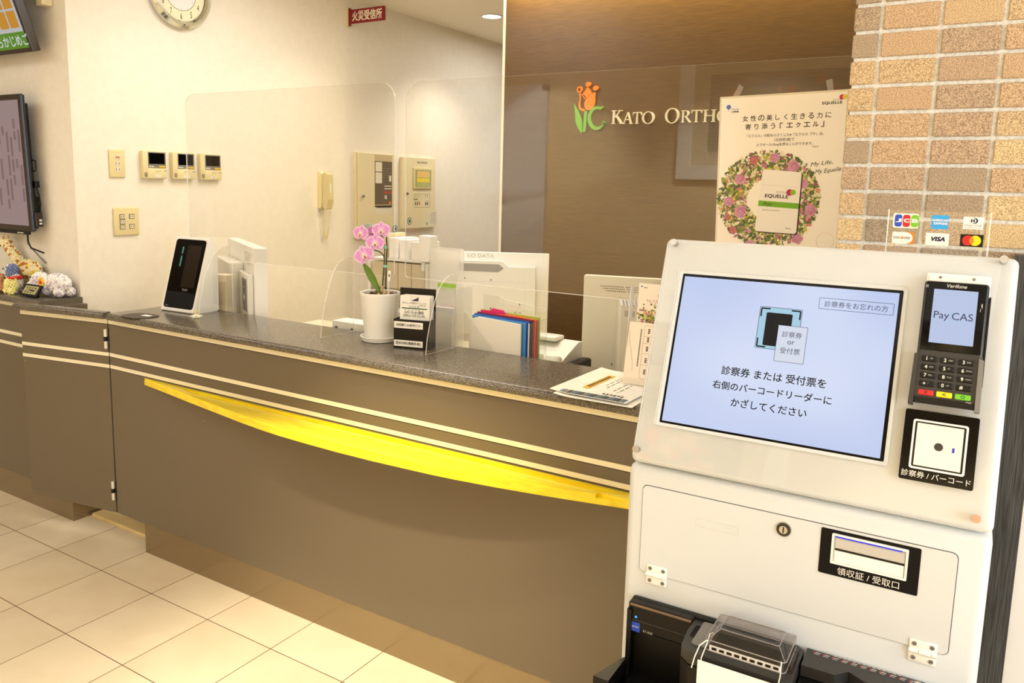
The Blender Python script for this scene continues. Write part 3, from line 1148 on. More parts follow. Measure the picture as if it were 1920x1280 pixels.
def intercom(y0, label, tagtxt):
    t = thing('door_intercom', label, 'intercom', (-.02, y0 + .0675, 1.436), 'ivory video intercoms on the cream wall')
    f = Fr((-.02, y0, 1.436), Y3 * .90, Z3, X3)
    g = G(f)
    g.box(0, .136, 0, .124, .0005, .020, offwhite, .003, 2)
    g.box(0, .030, 0, .124, .019, .025, offwhite, .003, 2)
    g.box(.028, .136, 0, .046, .019, .0235, offwhite, .003, 2)
    g.build('housing', t, smooth=True)
    g = G(f)
    g.box(.030, .131, .050, .1195, .0195, .0225, mgray, .001)
    g.rect(.036, .124, .066, .1150, .0227, black_gl)
    so = g.build('screen', t)
    g = G(f)
    g.box(.034, .046, .0525, .0570, .0222, .0240, white_m, .0006).build('button', t)
    g = G(f)
    g.box(.049, .061, .0525, .0570, .0222, .0240, white_m, .0006).build('button', t)
    b = G(f).box(.092, .126, .0515, .0585, .0222, .0245, M('amber_key', (236, 184, 30), .4), .0006).build('button', t)
    b['label'] = 'amber call button'
    g = G(f)
    for i in range(6):
        for j in range(2):
            g.rect(.006 + j * .0085, .0125 + j * .0085, .008 + i * .0033, .0100 + i * .0033, .0273, BRN)
    g.build('speaker_grille', t)
    g = G(f)
    g.text('Panasonic', .084, .0345, mgray, .0243, w=.028, al='c')
    g.rrect(.068, .0985, .0075, .0175, .002, .0243, white_m)
    g.text(tagtxt, .083, .0125, ink, .0245, ht=.0055, al='c')
    g.rect(.117, .132, .0345, .0375, .0243, mgray)
    g.build('label_writing', t)


intercom(.6355, 'ivory video intercom, leftmost of the three in a row', '1 2')
intercom(.788, 'ivory video intercom between the other two in the row', '3 4 5')
intercom(.939, 'ivory video intercom, rightmost of the three, seen through the acrylic screen', '6 7 8')

# wall telephone
t = thing('wall_telephone', 'ivory wall telephone handset with a curly cord on the cream wall', 'telephone', (-.02, 1.80, 1.27))
g = G(WF)
PB = [(.0005, 1.290), (.0005, 1.497), (.026, 1.492), (.032, 1.480), (.032, 1.320), (.022, 1.288)]
fb = Fr((-.02, 0, 0), X3, Z3, Y3)
G(fb).prism(PB, 1.733, 1.790, M('ivory_phone', (230, 216, 164), .35)).build('cradle', t)
HS = [(.035, 1.300), (.035, 1.486), (.055, 1.493), (.074, 1.480), (.078, 1.340), (.066, 1.288), (.050, 1.283)]
hs = G(fb).prism(HS, 1.737, 1.782, M('ivory_handset', (212, 198, 146), .35))
ho = hs.build('handset', t)
G(Fr((.0565, 0, 0), Y3, Z3, X3)).rect(1.752, 1.764, 1.355, 1.430, .0004, white_m).build('name_strip', ho)
g = G(WF)
pts = []
for i in range(160):
    s_ = i / 159
    a_ = s_ * 2 * math.pi * 26
    yy = 1.745 + .045 * s_ + .005 * math.cos(a_)
    zz = 1.272 - .155 * math.sin(math.pi * s_) + .006 * math.sin(a_)
    pts.append((yy, zz, .020 + .02 * s_))
g.tube(pts, .0022, offwhite, 5)
g.build('curly_cord', t, smooth=True)

# fire alarm cabinet and alarm receiver
t = thing('fire_cabinet', 'tall ivory alarm panel with a dark glazed window, right of the wall telephone', 'alarm panel', (-.02, 2.21, 1.11))
G(WF).box(2.030, 2.395, 1.105, 1.622, .0005, .018, ivory2, .003).build('housing', t)
dr = G(WF).box(2.045, 2.365, 1.112, 1.618, .0185, .0265, ivory2, .002).build('door', t)
g = G(WF)
g.rect(2.190, 2.357, 1.290, 1.612, .0269, M('panel_bare', (196, 176, 136), .5))
g.rect(2.193, 2.355, 1.306, 1.573, .0273, M('panel_window', (92, 80, 68), .2))
g.rect(2.197, 2.258, 1.510, 1.568, .0277, SOCK)
g.rect(2.197, 2.258, 1.438, 1.505, .0277, SOCK)
g.rect(2.325, 2.347, 1.450, 1.486, .0277, SOCK)
for i in range(2):
    g.rect(2.280, 2.350, 1.418 - i * .016, 1.424 - i * .016, .0277, SOCK)
    g.rect(2.282 + i * .038, 2.306 + i * .038, 1.374, 1.388, .0277, red_m)
g.rect(2.282, 2.306, 1.340, 1.364, .0277, lgray)
g.rect(2.325, 2.345, 1.312, 1.324, .0277, orange_m)
for i in range(5):
    g.rect(2.270, 2.345, 1.530 - i * .014, 1.532 - i * .014, .0277, mgray)
g.build('glazed_window', dr)
g = G(WF)
g.rect(2.195, 2.358, 1.246, 1.300, .0269, SOCK)
g.rect(2.210, 2.350, 1.285, 1.290, .0273, mgray)
g.rect(2.068, 2.178, 1.145, 1.190, .0269, M('pale_blue_notice', (206, 222, 216), .6))
g.rect(2.155, 2.176, 1.152, 1.170, .0273, red_m)
for i in range(3):
    g.rect(2.075, 2.150, 1.180 - i * .011, 1.183 - i * .011, .0273, mgray)
g.disc(2.385, 1.150, .024, .0273, dgreen, 24)
g.disc(2.385, 1.150, .018, .0276, white_m, 24)
g.disc(2.385, 1.150, .012, .0279, dgreen, 24)
g.build('notices', dr)
G(WF).cyl((2.080, 1.358, .0265), (2.080, 1.358, .038), .008, chrome, 16).build('door_knob', dr, smooth=True)
t = thing('alarm_receiver', 'ivory alarm receiver box with a yellow display, farthest along the cream wall', 'alarm panel', (-.02, 2.65, 1.145))
G(WF).box(2.462, 2.812, 1.147, 1.611, .0005, .025, ivory2, .003).build('cabinet', t)
g = G(WF)
g.box(2.568, 2.765, 1.408, 1.545, .0252, .034, IV, .003)
g.rect(2.582, 2.752, 1.417, 1.532, .0343, M('display_frame', (150, 160, 120), .5))
g.rect(2.600, 2.735, 1.482, 1.524, .0347, M('display_orange', (226, 186, 104), .5))
g.rect(2.600, 2.735, 1.450, 1.478, .0347, M('display_yellow', (236, 206, 40), .5))
g.rect(2.600, 2.735, 1.420, 1.447, .0347, M('display_green', (172, 176, 104), .5))
g.build('display', t)
g = G(WF)
g.text('自動火災報知設備', 2.665, 1.580, ink, .0255, w=.105, al='c')
g.outline(2.578, 2.752, 1.284, 1.373, .002, .0255, mgray)
for yy in (2.592, 2.612, 2.632, 2.702, 2.722):
    g.rect(yy, yy + .011, 1.300, 1.318, .0257, red_m if yy == 2.632 else ink)
    g.rect(yy, yy + .009, 1.322, 1.327, .0257, mgray)
    g.rect(yy, yy + .004, 1.350, 1.368, .0257, mgray)
g.rect(2.580, 2.620, 1.336, 1.341, .0257, ink)
g.rect(2.752, 2.832, 1.162, 1.255, .0255, SOCK)
for i in range(6):
    g.rect(2.760, 2.820, 1.242 - i * .013, 1.245 - i * .013, .0257, mgray)
g.disc(2.535, 1.196, .024, .0255, dgreen, 24)
g.disc(2.535, 1.196, .018, .0257, white_m, 24)
g.disc(2.535, 1.196, .012, .0259, dgreen, 24)
g.disc(2.722, 1.174, .010, .0257, M('teal_spot', (110, 170, 160), .5), 14)
g.build('front_writing', t)
G(WF).cyl((2.508, 1.375, .025), (2.508, 1.375, .034), .008, BRN, 16).build('door_knob', t, smooth=True)

# projecting red sign
t = thing('projecting_sign', 'dark red projecting sign with white characters, high on the cream wall', 'sign', (-.02, 2.03, 2.25))
SG = frontF(-.02, 1.985, 0)
G().box(-.0198, -.006, 1.970, 2.000, 2.330, 2.438, offwhite, .002).build('wall_bracket', t)
g = G(SG)
g.prism(G.rr(.014, .285, 2.346, 2.424, .006), -.004, .004, darkred)
g.box(.014, .028, 2.334, 2.434, -.006, .0062, darkred, .003)
g.build('sign_board', t)
G(SG).text('火災受信所', .154, 2.385, white_letter, .0056, w=.222, ht=.054, al='c', bold=.002).build('sign_writing', t)

# wall clock
cc = Vector((-.02, .862, 2.287))
t = thing('wall_clock', 'round silver wall clock cut off by the top of the picture', 'clock', (-.02, .865, 2.13))
CF = Fr(cc, Y3, Z3, X3)
prof = [(.155, .001), (.163, .012), (.162, .030), (.150, .043), (.138, .042), (.128, .030)]
silver = M('silver_clock_rim', (206, 208, 200), .12, 1)
G(CF).lathe((0, 0, 0), prof, silver, 64).build('rim', t, smooth=True)
dial = G(CF).disc(0, 0, .130, .022, M('cream_dial', (240, 228, 192), .6), 56)
do = dial.build('dial', t)
g = G(CF)
g.disc(0, 0, .083, .0224, M('pale_dial_centre', (230, 228, 222), .6), 48)
g.ring([(.083 * math.cos(a_ * PI2 / 48), .083 * math.sin(a_ * PI2 / 48)) for a_ in range(48)], [(.080 * math.cos(a_ * PI2 / 48), .080 * math.sin(a_ * PI2 / 48)) for a_ in range(48)], .0227, M('gold_ring', (150, 130, 90), .4))
for i in range(1, 13):
    a_ = math.radians(90 - 30 * i)
    g.text(str(i), .106 * math.cos(a_), .106 * math.sin(a_), ink, .0226, ht=.028, w=.009 if i < 10 else .018, al='c')
    g.disc(.073 * math.cos(a_), .073 * math.sin(a_), .0015, .0229, ink, 8)
g.build('numerals', do)
for nm, L, a_ in (('hour_hand', .055, 40), ('minute_hand', .095, 160)):
    h = G(Fr(CF.p((0, 0, .026)), Y3 * math.cos(math.radians(a_)) + Z3 * math.sin(math.radians(a_)), -Y3 * math.sin(math.radians(a_)) + Z3 * math.cos(math.radians(a_)), X3))
    h.prism([(-.01, -.003), (L, -.001), (L, .001), (-.01, .003)], 0, .0015, ink)
    h.build(nm, t)
G(CF).disc(0, -.1465, .0035, .0440, black_p, 12).build('set_screw', t)

# visible ceiling downlight
def downlight(label, x, y):
    t = thing('ceiling_downlight', label, 'downlight', (x, y, 2.485), 'recessed round ceiling downlights')
    f = Fr((x, y, 2.5), X3, Y3, -Z3)
    a = [(.068 * math.cos(i * PI2 / 40), .068 * math.sin(i * PI2 / 40)) for i in range(40)]
    b_ = [(.060 * math.cos(i * PI2 / 40), .060 * math.sin(i * PI2 / 40)) for i in range(40)]
    G(f).rprism(a, b_, .0002, .006, white_p).build('trim_ring', t, smooth=True)
    G(f).disc(0, 0, .060, .003, lamp_m, 40).build('lens', t)


lamp_m = M('lit_lamp_lens', (255, 240, 210), .3, emit=6)
downlight('round lit ceiling downlight near the end of the cream wall', .46, 2.78)

# ------------------------------------------------------------------ televisions at the far left
t = thing('television', 'dark framed television mounted low on the wall above the beaded animals', 'television', (-.73, .30, 1.195))
dz = Vector((0, -.017, .58)).normalized()
TF = Fr((-.244, .268, 1.195), X3, dz, X3.cross(dz))
g = G(TF)
g.box(-.985, 0, 0, .582, -.012, 0, brown_frame, .003)
g.box(-.004, .0035, .004, .578, -.016, -.003, M('glossy_blue_black_edge', (30, 40, 50), .12), .002)
g.box(-.97, -.012, .012, .545, -.035, -.012, black_p, .004)
g.build('frame', t)
g = G(TF)
g.rect(-.965, -.022, .026, .558, .0006, M('dim_pink_screen', (188, 160, 158), .4, emit=.62))
so = g.build('screen', t)
g = G(TF)
tx = M('blurred_text', (164, 132, 128), .5, emit=.56)
for i in range(16):
    u = -.030 - .032 * i
    v = .545 - random.uniform(0, .15)
    for j in range(5):
        L = random.uniform(.03, .10)
        if v - L < .05:
            break
        if random.random() < .75:
            g.rect(u - .016, u, v - L, v, .0010, tx)
        v -= L + .012
g.build('screen_writing', so)
g = G(TF)
g.box(-.105, -.020, .02, .15, -.052, -.034, black_p, .003)
g.box(-.002, .012, .022, .085, -.042, -.012, brown_frame, .002)
g.box(.010, .016, .032, .040, -.036, -.026, white_m)
g.box(.010, .016, .046, .054, -.036, -.026, white_m)
g.build('connector_box', t)
g = G(TF)
g.box(-.56, -.42, .10, .45, -.064, -.034, black_p)
g.build('wall_mount', t)
g = G(TF)
g.tube([(-.003, .26, -.028), (.016, .262, -.03), (.018, .305, -.03), (-.003, .307, -.028)], .003, black_p, 6)
g.build('cable_loop', t)
g = G(TF)
g.box(-.002, .016, .19, .218, -.04, -.022, black_p, .002)
g.tube([(.008, .19, -.03), (.018, .16, -.032), (.020, .12, -.034), (.008, .085, -.034)], .003, black_p, 6)
g.build('cable_clip', t)
g = G(TF)
g.box(-.34, -.03, -.014, .003, -.010, .002, black_p, .004).rect(-.12, -.07, -.009, -.004, .0025, lgray)
g.build('sensor_foot', t)
for pts, m_, lb in (([(-.285, .268, 1.185), (-.272, .262, 1.155), (-.268, .270, 1.125), (-.270, .325, 1.10)], black_p, 'black cable hanging under the low television'),
                    ([(-.320, .285, 1.19), (-.322, .285, 1.14), (-.300, .322, 1.08), (-.27, .329, 1.055)], mgray, 'grey cable curling down below the low television')):
    tag(G().tube(pts, .0035, m_, 8).build('cable', smooth=True), lb, 'cable')

t = thing('hanging_display', 'ceiling-hung display tilted down, with orange squares and a green caption band', 'display', (-.5, .23, 1.938))
a_ = math.radians(17.5)
DF = Fr((-.120, .250, 1.938), X3, Vector((0, -math.sin(a_), math.cos(a_))), X3.cross(Vector((0, -math.sin(a_), math.cos(a_)))))
G(DF).box(-.80, 0, 0, .46, -.035, 0, brown_frame, .003).build('frame', t)
g = G(DF)
g.rect(-.785, -.016, .018, .445, .0006, M('display_white', (212, 212, 214), .4, emit=.72))
g.rect(-.785, -.016, .018, .082, .0010, M('display_caption', (104, 158, 40), .4, emit=.7))
om = M('display_orange_square', (222, 156, 52), .4, emit=.75)
for i in range(6):
    for j in range(5):
        g.rrect(-.030 - .068 - i * .076, -.030 - i * .076 - .002, .098 + j * .074, .098 + j * .074 + .066, .006, .0010, om)
so = g.build('screen', t)
g = G(DF)
g.text('あらかじめご', -.002, .050, M('display_text', (226, 228, 232), .4, emit=.8), .0014, w=.285, ht=.044, al='r', bold=.0012)
g.build('screen_writing', so)
g = G()
g.box(-.40, -.34, .26, .31, 2.20, 2.498, black_p, .004)
g.build('ceiling_bracket', t)
t = G().box(-.155, -.105, .290, .334, 2.130, 2.30, ivory2, .004)
tag(t.build('junction_box'), 'cream junction box on the wall behind the ceiling-hung display', 'junction box')

# ------------------------------------------------------------------ sign on the wood partition
ws = thing('wall_sign', 'raised clinic name lettering with an orange and green tulip emblem on the brown wood wall', 'sign', (1.88, 1.9, 1.70))
LF = frontF(0, 1.8985)
TH = .012


def glyphs(ch):
    def bow(cx, cy, rx, ry, a0, a1, n=16):
        return [(cx + rx * math.cos(math.radians(a0 + (a1 - a0) * i / n)), cy + ry * math.sin(math.radians(a0 + (a1 - a0) * i / n))) for i in range(n + 1)]
    R = lambda a, b_, c, d: [(a, c), (b_, c), (b_, d), (a, d)]
    if ch == 'K':
        return [R(.13, .29, 0, 1), R(.02, .40, .95, 1), R(.02, .40, 0, .05), [(.29, .46), (.38, .46), (.80, .96), (.70, .96)], R(.58, .94, .95, 1), [(.36, .60), (.50, .68), (1.0, .04), (.80, .04)], R(.76, 1.08, 0, .05)]
    if ch == 'A':
        return [[(.06, .04), (.15, .04), (.52, .95), (.46, 1.03)], [(.43, 1.0), (.52, 1.03), (.93, .04), (.74, .04)], R(.24, .76, .34, .41), R(-.04, .27, 0, .05), R(.64, 1.03, 0, .05)]
    if ch == 'T':
        return [R(.40, .57, 0, .96), R(.02, .95, .93, 1), [(.0, .76), (.06, .76), (.10, .94), (.02, 1.0)], [(.97, .76), (.91, .76), (.87, .94), (.95, 1.0)], R(.28, .70, 0, .05)]
    if ch == 'R':
        o = [(.28, 1.0)] + bow(.48, .735, .30, .265, 90, -90) + [(.28, .47), (.28, .52)] + bow(.46, .735, .14, .215, -90, 90)[0:] + [(.28, .95)]
        return [R(.13, .29, 0, 1), R(.02, .32, .95, 1), R(.02, .40, 0, .05), o, [(.38, .50), (.56, .52), (1.0, .03), (1.0, 0), (.80, 0)]]
    if ch == 'H':
        return [R(.13, .29, 0, 1), R(.80, .96, 0, 1), R(.29, .80, .475, .545)] + [R(a, a + .38, z, z + .05) for a in (.02, .69) for z in (0, .95)]
    return []


def letter(ch, x0, x1, z0, z1):
    g = G(LF)
    if ch == 'O':
        cx, cz, rx, rz = (x0 + x1) / 2, (z0 + z1) / 2, (x1 - x0) / 2, (z1 - z0) / 2
        n_ = 40
        a = [(cx + rx * math.cos(i * PI2 / n_), cz + rz * math.sin(i * PI2 / n_)) for i in range(n_)]
        b_ = [(cx + rx * .68 * math.cos(i * PI2 / n_), cz + rz * .88 * math.sin(i * PI2 / n_)) for i in range(n_)]
        g.rprism(a, b_, 0, TH, white_letter)
    else:
        for k_, P in enumerate(glyphs(ch)):
            g.prism([(x0 + p[0] * (x1 - x0), z0 + p[1] * (z1 - z0)) for p in P], 0, TH + .0002 * k_, white_letter)
    g.build('letter', ws)


for ch, x0, x1, z0, z1 in (('K', 1.720, 1.777, 1.740, 1.801), ('A', 1.779, 1.828, 1.738, 1.790), ('T', 1.828, 1.872, 1.738, 1.790), ('O', 1.874, 1.933, 1.736, 1.792),
                           ('O', 1.984, 2.050, 1.736, 1.804), ('R', 2.058, 2.106, 1.739, 1.792), ('T', 2.106, 2.154, 1.739, 1.792), ('H', 2.158, 2.212, 1.739, 1.792),
                           ('O', 2.221, 2.282, 1.736, 1.792)):
    letter(ch, x0, x1, z0, z1)
s_or = M('emblem_orange', (244, 132, 8), .4)
s_gr = M('emblem_green', (112, 186, 66), .4)


def curve(pts, n=8):
    """smooth closed outline through points (Catmull-Rom)"""
    out = []
    K = len(pts)
    for i in range(K):
        p0, p1, p2, p3 = (Vector(pts[(i + d) % K]) for d in (-1, 0, 1, 2))
        for j in range(n):
            t = j / n
            out.append(tuple(.5 * ((2 * p1) + (p2 - p0) * t + (2 * p0 - 5 * p1 + 4 * p2 - p3) * t * t + (3 * p1 - p0 - 3 * p2 + p3) * t ** 3)))
    return out


def epx(x, y):          # emblem drawing units (300 wide crop) to metres on the wall
    return (1.5235 + (x - 105) * (1.698 - 1.5235) / (503 - 105), 1.701 + (762 - y) * (1.936 - 1.701) / (762 - 162) * 1.0)


def em(name, pts, m_, smooth=True, dz=0):
    P = [epx(*p) for p in pts]
    if smooth:
        P = curve(P)
    G(LF).prism(P, 0, TH + dz, m_).build(name, ws)


for cx_, cy_ in ((266, 189), (355, 238)):
    em('emblem_dot', [(cx_ + 29 * math.cos(i * PI2 / 20), cy_ + 29 * math.sin(i * PI2 / 20)) for i in range(20)], s_or, False)
a = [epx(165 + 33 * math.cos(i * PI2 / 24), 246 + 38 * math.sin(i * PI2 / 24)) for i in range(24)]
b_ = [epx(163 + 16 * math.cos(i * PI2 / 24), 246 + 21 * math.sin(i * PI2 / 24)) for i in range(24)]
G(LF).rprism(a, b_, 0, TH, s_or).build('emblem_ring', ws)
em('emblem_petal', [(262, 218), (290, 258), (312, 298), (278, 322), (250, 352), (232, 318), (205, 298), (236, 258)], s_or, False)
em('emblem_petal', [(352, 290), (350, 350), (350, 410), (330, 470), (290, 494), (250, 480), (230, 430), (240, 380), (280, 325), (320, 300)], s_or)
em('emblem_petal', [(155, 292), (195, 297), (240, 355), (236, 368), (196, 312), (180, 306), (188, 350), (178, 420), (192, 468), (245, 488), (240, 500), (205, 502), (168, 478), (158, 420), (172, 360), (168, 320)], s_or, False)
em('emblem_leaf', [(108, 415), (130, 455), (170, 520), (200, 590), (215, 680), (214, 760), (196, 752), (160, 700), (130, 620), (122, 530)], s_gr)
em('emblem_stem', [(232, 506), (266, 500), (262, 620), (256, 740), (240, 758), (222, 752), (228, 640)], s_gr, False)
cpts = []
for i in range(22):
    a_ = math.radians(62 + i * 13.2)
    cpts.append((382 + 106 * math.cos(a_) * 1.0, 592 - 140 * math.sin(a_)))
inn = []
for i in range(22):
    a_ = math.radians(62 + i * 13.2)
    inn.append((388 + 76 * math.cos(a_), 588 - 104 * math.sin(a_)))
em('emblem_letter_c', cpts + [(500, 655), (482, 645)] + inn[::-1] + [(448, 470), (446, 452)], s_gr, False)

# ------------------------------------------------------------------ poster taped to the right-hand screen
ph_ = math.radians(1.4)
PX_, PZ_ = Vector((math.cos(ph_), 0, math.sin(ph_))), Vector((-math.sin(ph_), 0, math.cos(ph_)))
PF = Fr((2.674, .4562, 1.678), PX_, PZ_, -Y3)
pt = thing('poster', 'laminated wellness poster with a flower wreath taped to the right-hand acrylic screen', 'poster', (2.826, .457, 1.245))
G(PF).box(0, .306, -.432, 0, -.0020, -.0004, M('laminate_film', (226, 214, 190), .25), 0).build('laminate', pt)
sh = G(PF).rect(.0045, .3015, -.428, -.0045, .0000, M('poster_paper', (250, 242, 230), .55))
sho = sh.build('printed_sheet', pt)
g = G(PF)
h = .0003
bl = M('print_blue', (90, 120, 190), .6)
g.disc(.0232, -.0262, .0058, h, bl, 16)
g.rect(.0226, .0238, -.036, -.031, h, brown_ink)
g.text('Otsuka', .0300, -.0318, bl, h, w=.0195)
g.text('大塚製薬', .0300, -.0385, brown_ink, h, w=.0185, bold=.0002)
g.build('maker_logo', sho)
g = G(PF)
g.text('EQUELLE', .2470, -.0300, brown_ink, h, w=.0440, ht=.0068, bold=.0005)
g.text('エクエル', .2700, -.0228, brown_ink, h, w=.0200)
g.disc(.2905, -.0172, .0062, h, M('print_magenta', (206, 30, 90), .6), 18)
g.disc(.2968, -.0170, .0055, h + .0001, M('print_lime', (214, 200, 40), .6), 18)
for i, c_ in enumerate('女性の美しく生きる力に'):
    g.text(c_, .0660 + i * .0196, -.0570, brown_ink, h, ht=.0138 if c_ not in 'しくに' else .0125, al='c', bold=.0003)
for i, c_ in enumerate('寄り添う「エクエル」'):
    g.text(c_, .0740 + i * .0200 - (.004 if c_ == '」' else 0), -.0775, brown_ink, h, ht=.0138 if c_ not in 'エクル' else .0110, al='c', bold=.0005 if c_ in 'エクル' else .0003)
g.text('「エクエル」の粒を小さくした※「エクエル プチ」は、', .163, -.0998, brown_ink, h, w=.182, al='c', bold=.0001)
g.text('1日目安2粒で', .163, -.1112, brown_ink, h, w=.047, al='c', bold=.0001)
g.text('エクオール10mgを摂ることができます。', .163, -.1228, brown_ink, h, w=.134, al='c', bold=.0001)
g.text('※当社比', .236, -.1300, brown_ink, h, w=.015, al='c')
g.text('My Life,', .2285, -.1742, ink, h, w=.0500, ht=.0125, slant=.35, rot=.12)
g.text('My Equelle', .2390, -.1920, ink, h, w=.0590, ht=.0130, slant=.35, rot=.12)
g.build('poster_writing', sho)
# the printed wreath: many flat flower and leaf shapes
rnd = random.Random(11)
wr = G(PF)
WC = (.1275, -.2560)
pl = lambda n_, c_: M('print_' + n_, c_, .6)
leafs = [pl('leaf_a', (104, 124, 56)), pl('leaf_b', (92, 112, 58)), pl('leaf_c', (150, 158, 70)), pl('leaf_d', (82, 98, 52))]
pale = [pl('pale_a', (226, 214, 172)), pl('pale_b', (206, 198, 140)), pl('pale_c', (234, 226, 200))]
pinks = [pl('pink_a', (206, 150, 176)), pl('pink_b', (188, 116, 150)), pl('pink_c', (160, 86, 104)), pl('pink_d', (216, 130, 110))]
yel = [pl('yel', (206, 194, 60))]
ur = random.Random(4)
N_ = 90
rag = lambda r_, a_: [(WC[0] + (r_ + ur.uniform(-a_, a_)) * math.cos(i * PI2 / N_), max(-.426, WC[1] + (r_ + ur.uniform(-a_, a_)) * .97 * math.sin(i * PI2 / N_))) for i in range(N_)]
wr.ring(rag(.108, .008), rag(.062, .006), .0003, pl('under', (112, 116, 66)))
for i in range(3200):
    a_ = rnd.uniform(0, PI2)
    rr_ = rnd.gauss(.089, .0185)
    rr_ = min(max(rr_, .054), .1215)
    u, v = WC[0] + rr_ * math.cos(a_) * 1.0, WC[1] + rr_ * math.sin(a_) * .96
    if v < -.424 or u < .006:
        continue
    L = rnd.uniform(.0035, .0085)
    b_ = rnd.uniform(0, PI2)
    w_ = L * rnd.uniform(.35, .6)
    m_ = rnd.choice(leafs * 3 + pale * 2 + pinks + yel)
    ca, sa = math.cos(b_), math.sin(b_)
    P = [(L, 0), (L * .3, w_), (-L * .6, w_ * .7), (-L, 0), (-L * .6, -w_ * .7), (L * .3, -w_)]
    wr.poly([(u + x * ca - y * sa, v + x * sa + y * ca) for x, y in P], m_, .0004 + i * 1.6e-7)
for u, v, r_ in ((.0625, -.2882, .015), (.0578, -.2052, .013), (.1877, -.1767, .014), (.2313, -.2809, .014), (.2122, -.2194, .012), (.1423, -.154, .012), (.092, -.160, .011), (.033, -.262, .012), (.205, -.352, .013), (.09, -.372, .013), (.045, -.335, .010), (.03, -.302, .008), (.165, -.385, .010)):
    for j, f_ in enumerate((1, .8, .62, .44, .26)):
        m_ = pinks[j % 2] if r_ > .0115 else (pinks[2 + j % 2])
        ox, oy = (rnd.uniform(-.1, .1) * r_, rnd.uniform(-.1, .1) * r_)
        wr.poly([(u + ox + r_ * f_ * (1 + .12 * math.cos(5 * t_ + j)) * math.cos(t_), v + oy + r_ * f_ * (1 + .12 * math.cos(5 * t_ + j)) * math.sin(t_)) for t_ in [i * PI2 / 25 for i in range(25)]], m_, .00098 + j * .00003)
wr.build('wreath_picture', sho)
g = G(PF)
h = .00125
BG = [(.1151, -.1821), (.2084, -.1911), (.2018, -.3411), (.1006, -.3359)]


def bq(s_, t_):         # bilinear inside the pouch: s across, t down
    a = [BG[0][k_] + (BG[1][k_] - BG[0][k_]) * s_ for k_ in (0, 1)]
    b_ = [BG[3][k_] + (BG[2][k_] - BG[3][k_]) * s_ for k_ in (0, 1)]
    return (a[0] + (b_[0] - a[0]) * t_, a[1] + (b_[1] - a[1]) * t_)


pch = [bq(.04, 0), bq(.96, 0), bq(1, .03), bq(1, .97), bq(.96, 1), bq(.04, 1), bq(0, .97), bq(0, .03)]
g.poly([(p[0] + .003, p[1] - .0025) for p in pch], brown_ink, h - .0001)
g.poly(pch, M('print_pouch', (244, 238, 230), .6), h)
g.poly([bq(.0, .24), bq(.98, .24), bq(.98, .247), bq(.0, .247)], M('print_pouch_fold', (226, 216, 206), .6), h + .0001)
g.poly([bq(0, .50), bq(1, .50), bq(1, .59), bq(0, .59)], M('print_pouch_green', (116, 176, 36), .6), h + .0001)
rt = -.055
c_ = bq(.40, .42)
g.text('EQUELLE', c_[0] + .003, c_[1], brown_ink, h + .0002, w=.056, ht=.0095, al='c', bold=.0006, rot=rt)
c_ = bq(.55, .345)
g.text('エクエル', c_[0], c_[1], brown_ink, h + .0002, w=.026, al='c', rot=rt)
c_ = bq(.24, .545)
g.text('Petit', c_[0], c_[1], brown_ink, h + .0002, w=.0205, ht=.0085, al='c', slant=.25, rot=rt)
c_ = bq(.40, .545)
g.text('プチ', c_[0], c_[1], brown_ink, h + .0002, w=.006, al='c', rot=rt)
c_ = bq(.34, .645)
g.text('EQUOL for Any Power', c_[0], c_[1], brown_ink, h + .0002, w=.042, al='c', rot=rt)
c_ = bq(.80, .92)
g.text('30days', c_[0], c_[1], brown_ink, h + .0002, w=.013, al='c', rot=rt)
c_ = bq(.75, .335)
g.disc(c_[0], c_[1], .0080, h + .0002, M('print_magenta2', (196, 30, 90), .6), 20)
c_ = bq(.83, .33)
g.disc(c_[0], c_[1], .0068, h + .0003, M('print_lime2', (150, 190, 50), .6), 20)
for i in range(24):
    a_ = i * PI2 / 24
    g.poly([(.2694 + .020 * math.cos(a_ + d), -.3560 + .020 * math.sin(a_ + d)) for d in (-.13, .13)] + [(.2694 + .0206 * math.cos(a_ + d), -.3560 + .0206 * math.sin(a_ + d)) for d in (.13, -.13)], M('print_ring', (222, 196, 160), .6) if i == 0 else g.mats[-1], .0006)
g.build('pouch_picture', sho)
for u, v, r_ in ((.047, .010, -.60), (.262, .012, .20)):
    f = Fr(PF.p((u, v, .001)), PX_ * math.cos(r_) + PZ_ * math.sin(r_), -PX_ * math.sin(r_) + PZ_ * math.cos(r_), -Y3)
    g = G(f)
    if r_ < 0:
        g.add([(-.007, -.014, 0), (.007, -.014, 0), (.007, .0, .001), (-.007, 0, .001), (.007, .016, .010), (-.007, .016, .010)], [(0, 1, 2, 3), (3, 2, 4, 5)], tape_m)
    else:
        g.add([(-.007, -.016, 0), (.007, -.016, 0), (.007, .013, 0), (-.007, .013, 0)], [(0, 1, 2, 3)], tape_m)
    g.build('clear_tape', pt)

# ------------------------------------------------------------------ on the counter
ZC = .9285
# card reader
cr = thing('card_reader', 'white card reader with a slanted black face at the left end of the counter', 'card reader', (.66, .40, ZC))
a0, b0_ = Vector((.545, .325, 0)), Vector((.727, .335, 0))
ua = (b0_ - a0).normalized()
va = Vector((-ua.y, ua.x, 0))
CRF = Fr((.545, .325, ZC), ua, va, Z3)          # u right, v back, h up
side = [(0, .004), (.006, 0), (.114, 0), (.122, .006), (.122, .205), (.119, .245), (.110, .272), (.098, .285), (.086, .283)]
sf = Fr(CRF.o, va, Z3, ua)
bmr = G(sf).prism(side, 0, .184, white_g)
bo = bmr.build('body', cr, smooth=True)
md = bo.modifiers.new('bevel', 'BEVEL')
md.width = .008
md.segments = 3
md.limit_method = 'ANGLE'
fn = Vector((0, .083, .280)).normalized()
up = (va * .083 + Z3 * .280).normalized()
FF = Fr(CRF.o + Z3 * .004 + va * .0005, ua, up, ua.cross(up))
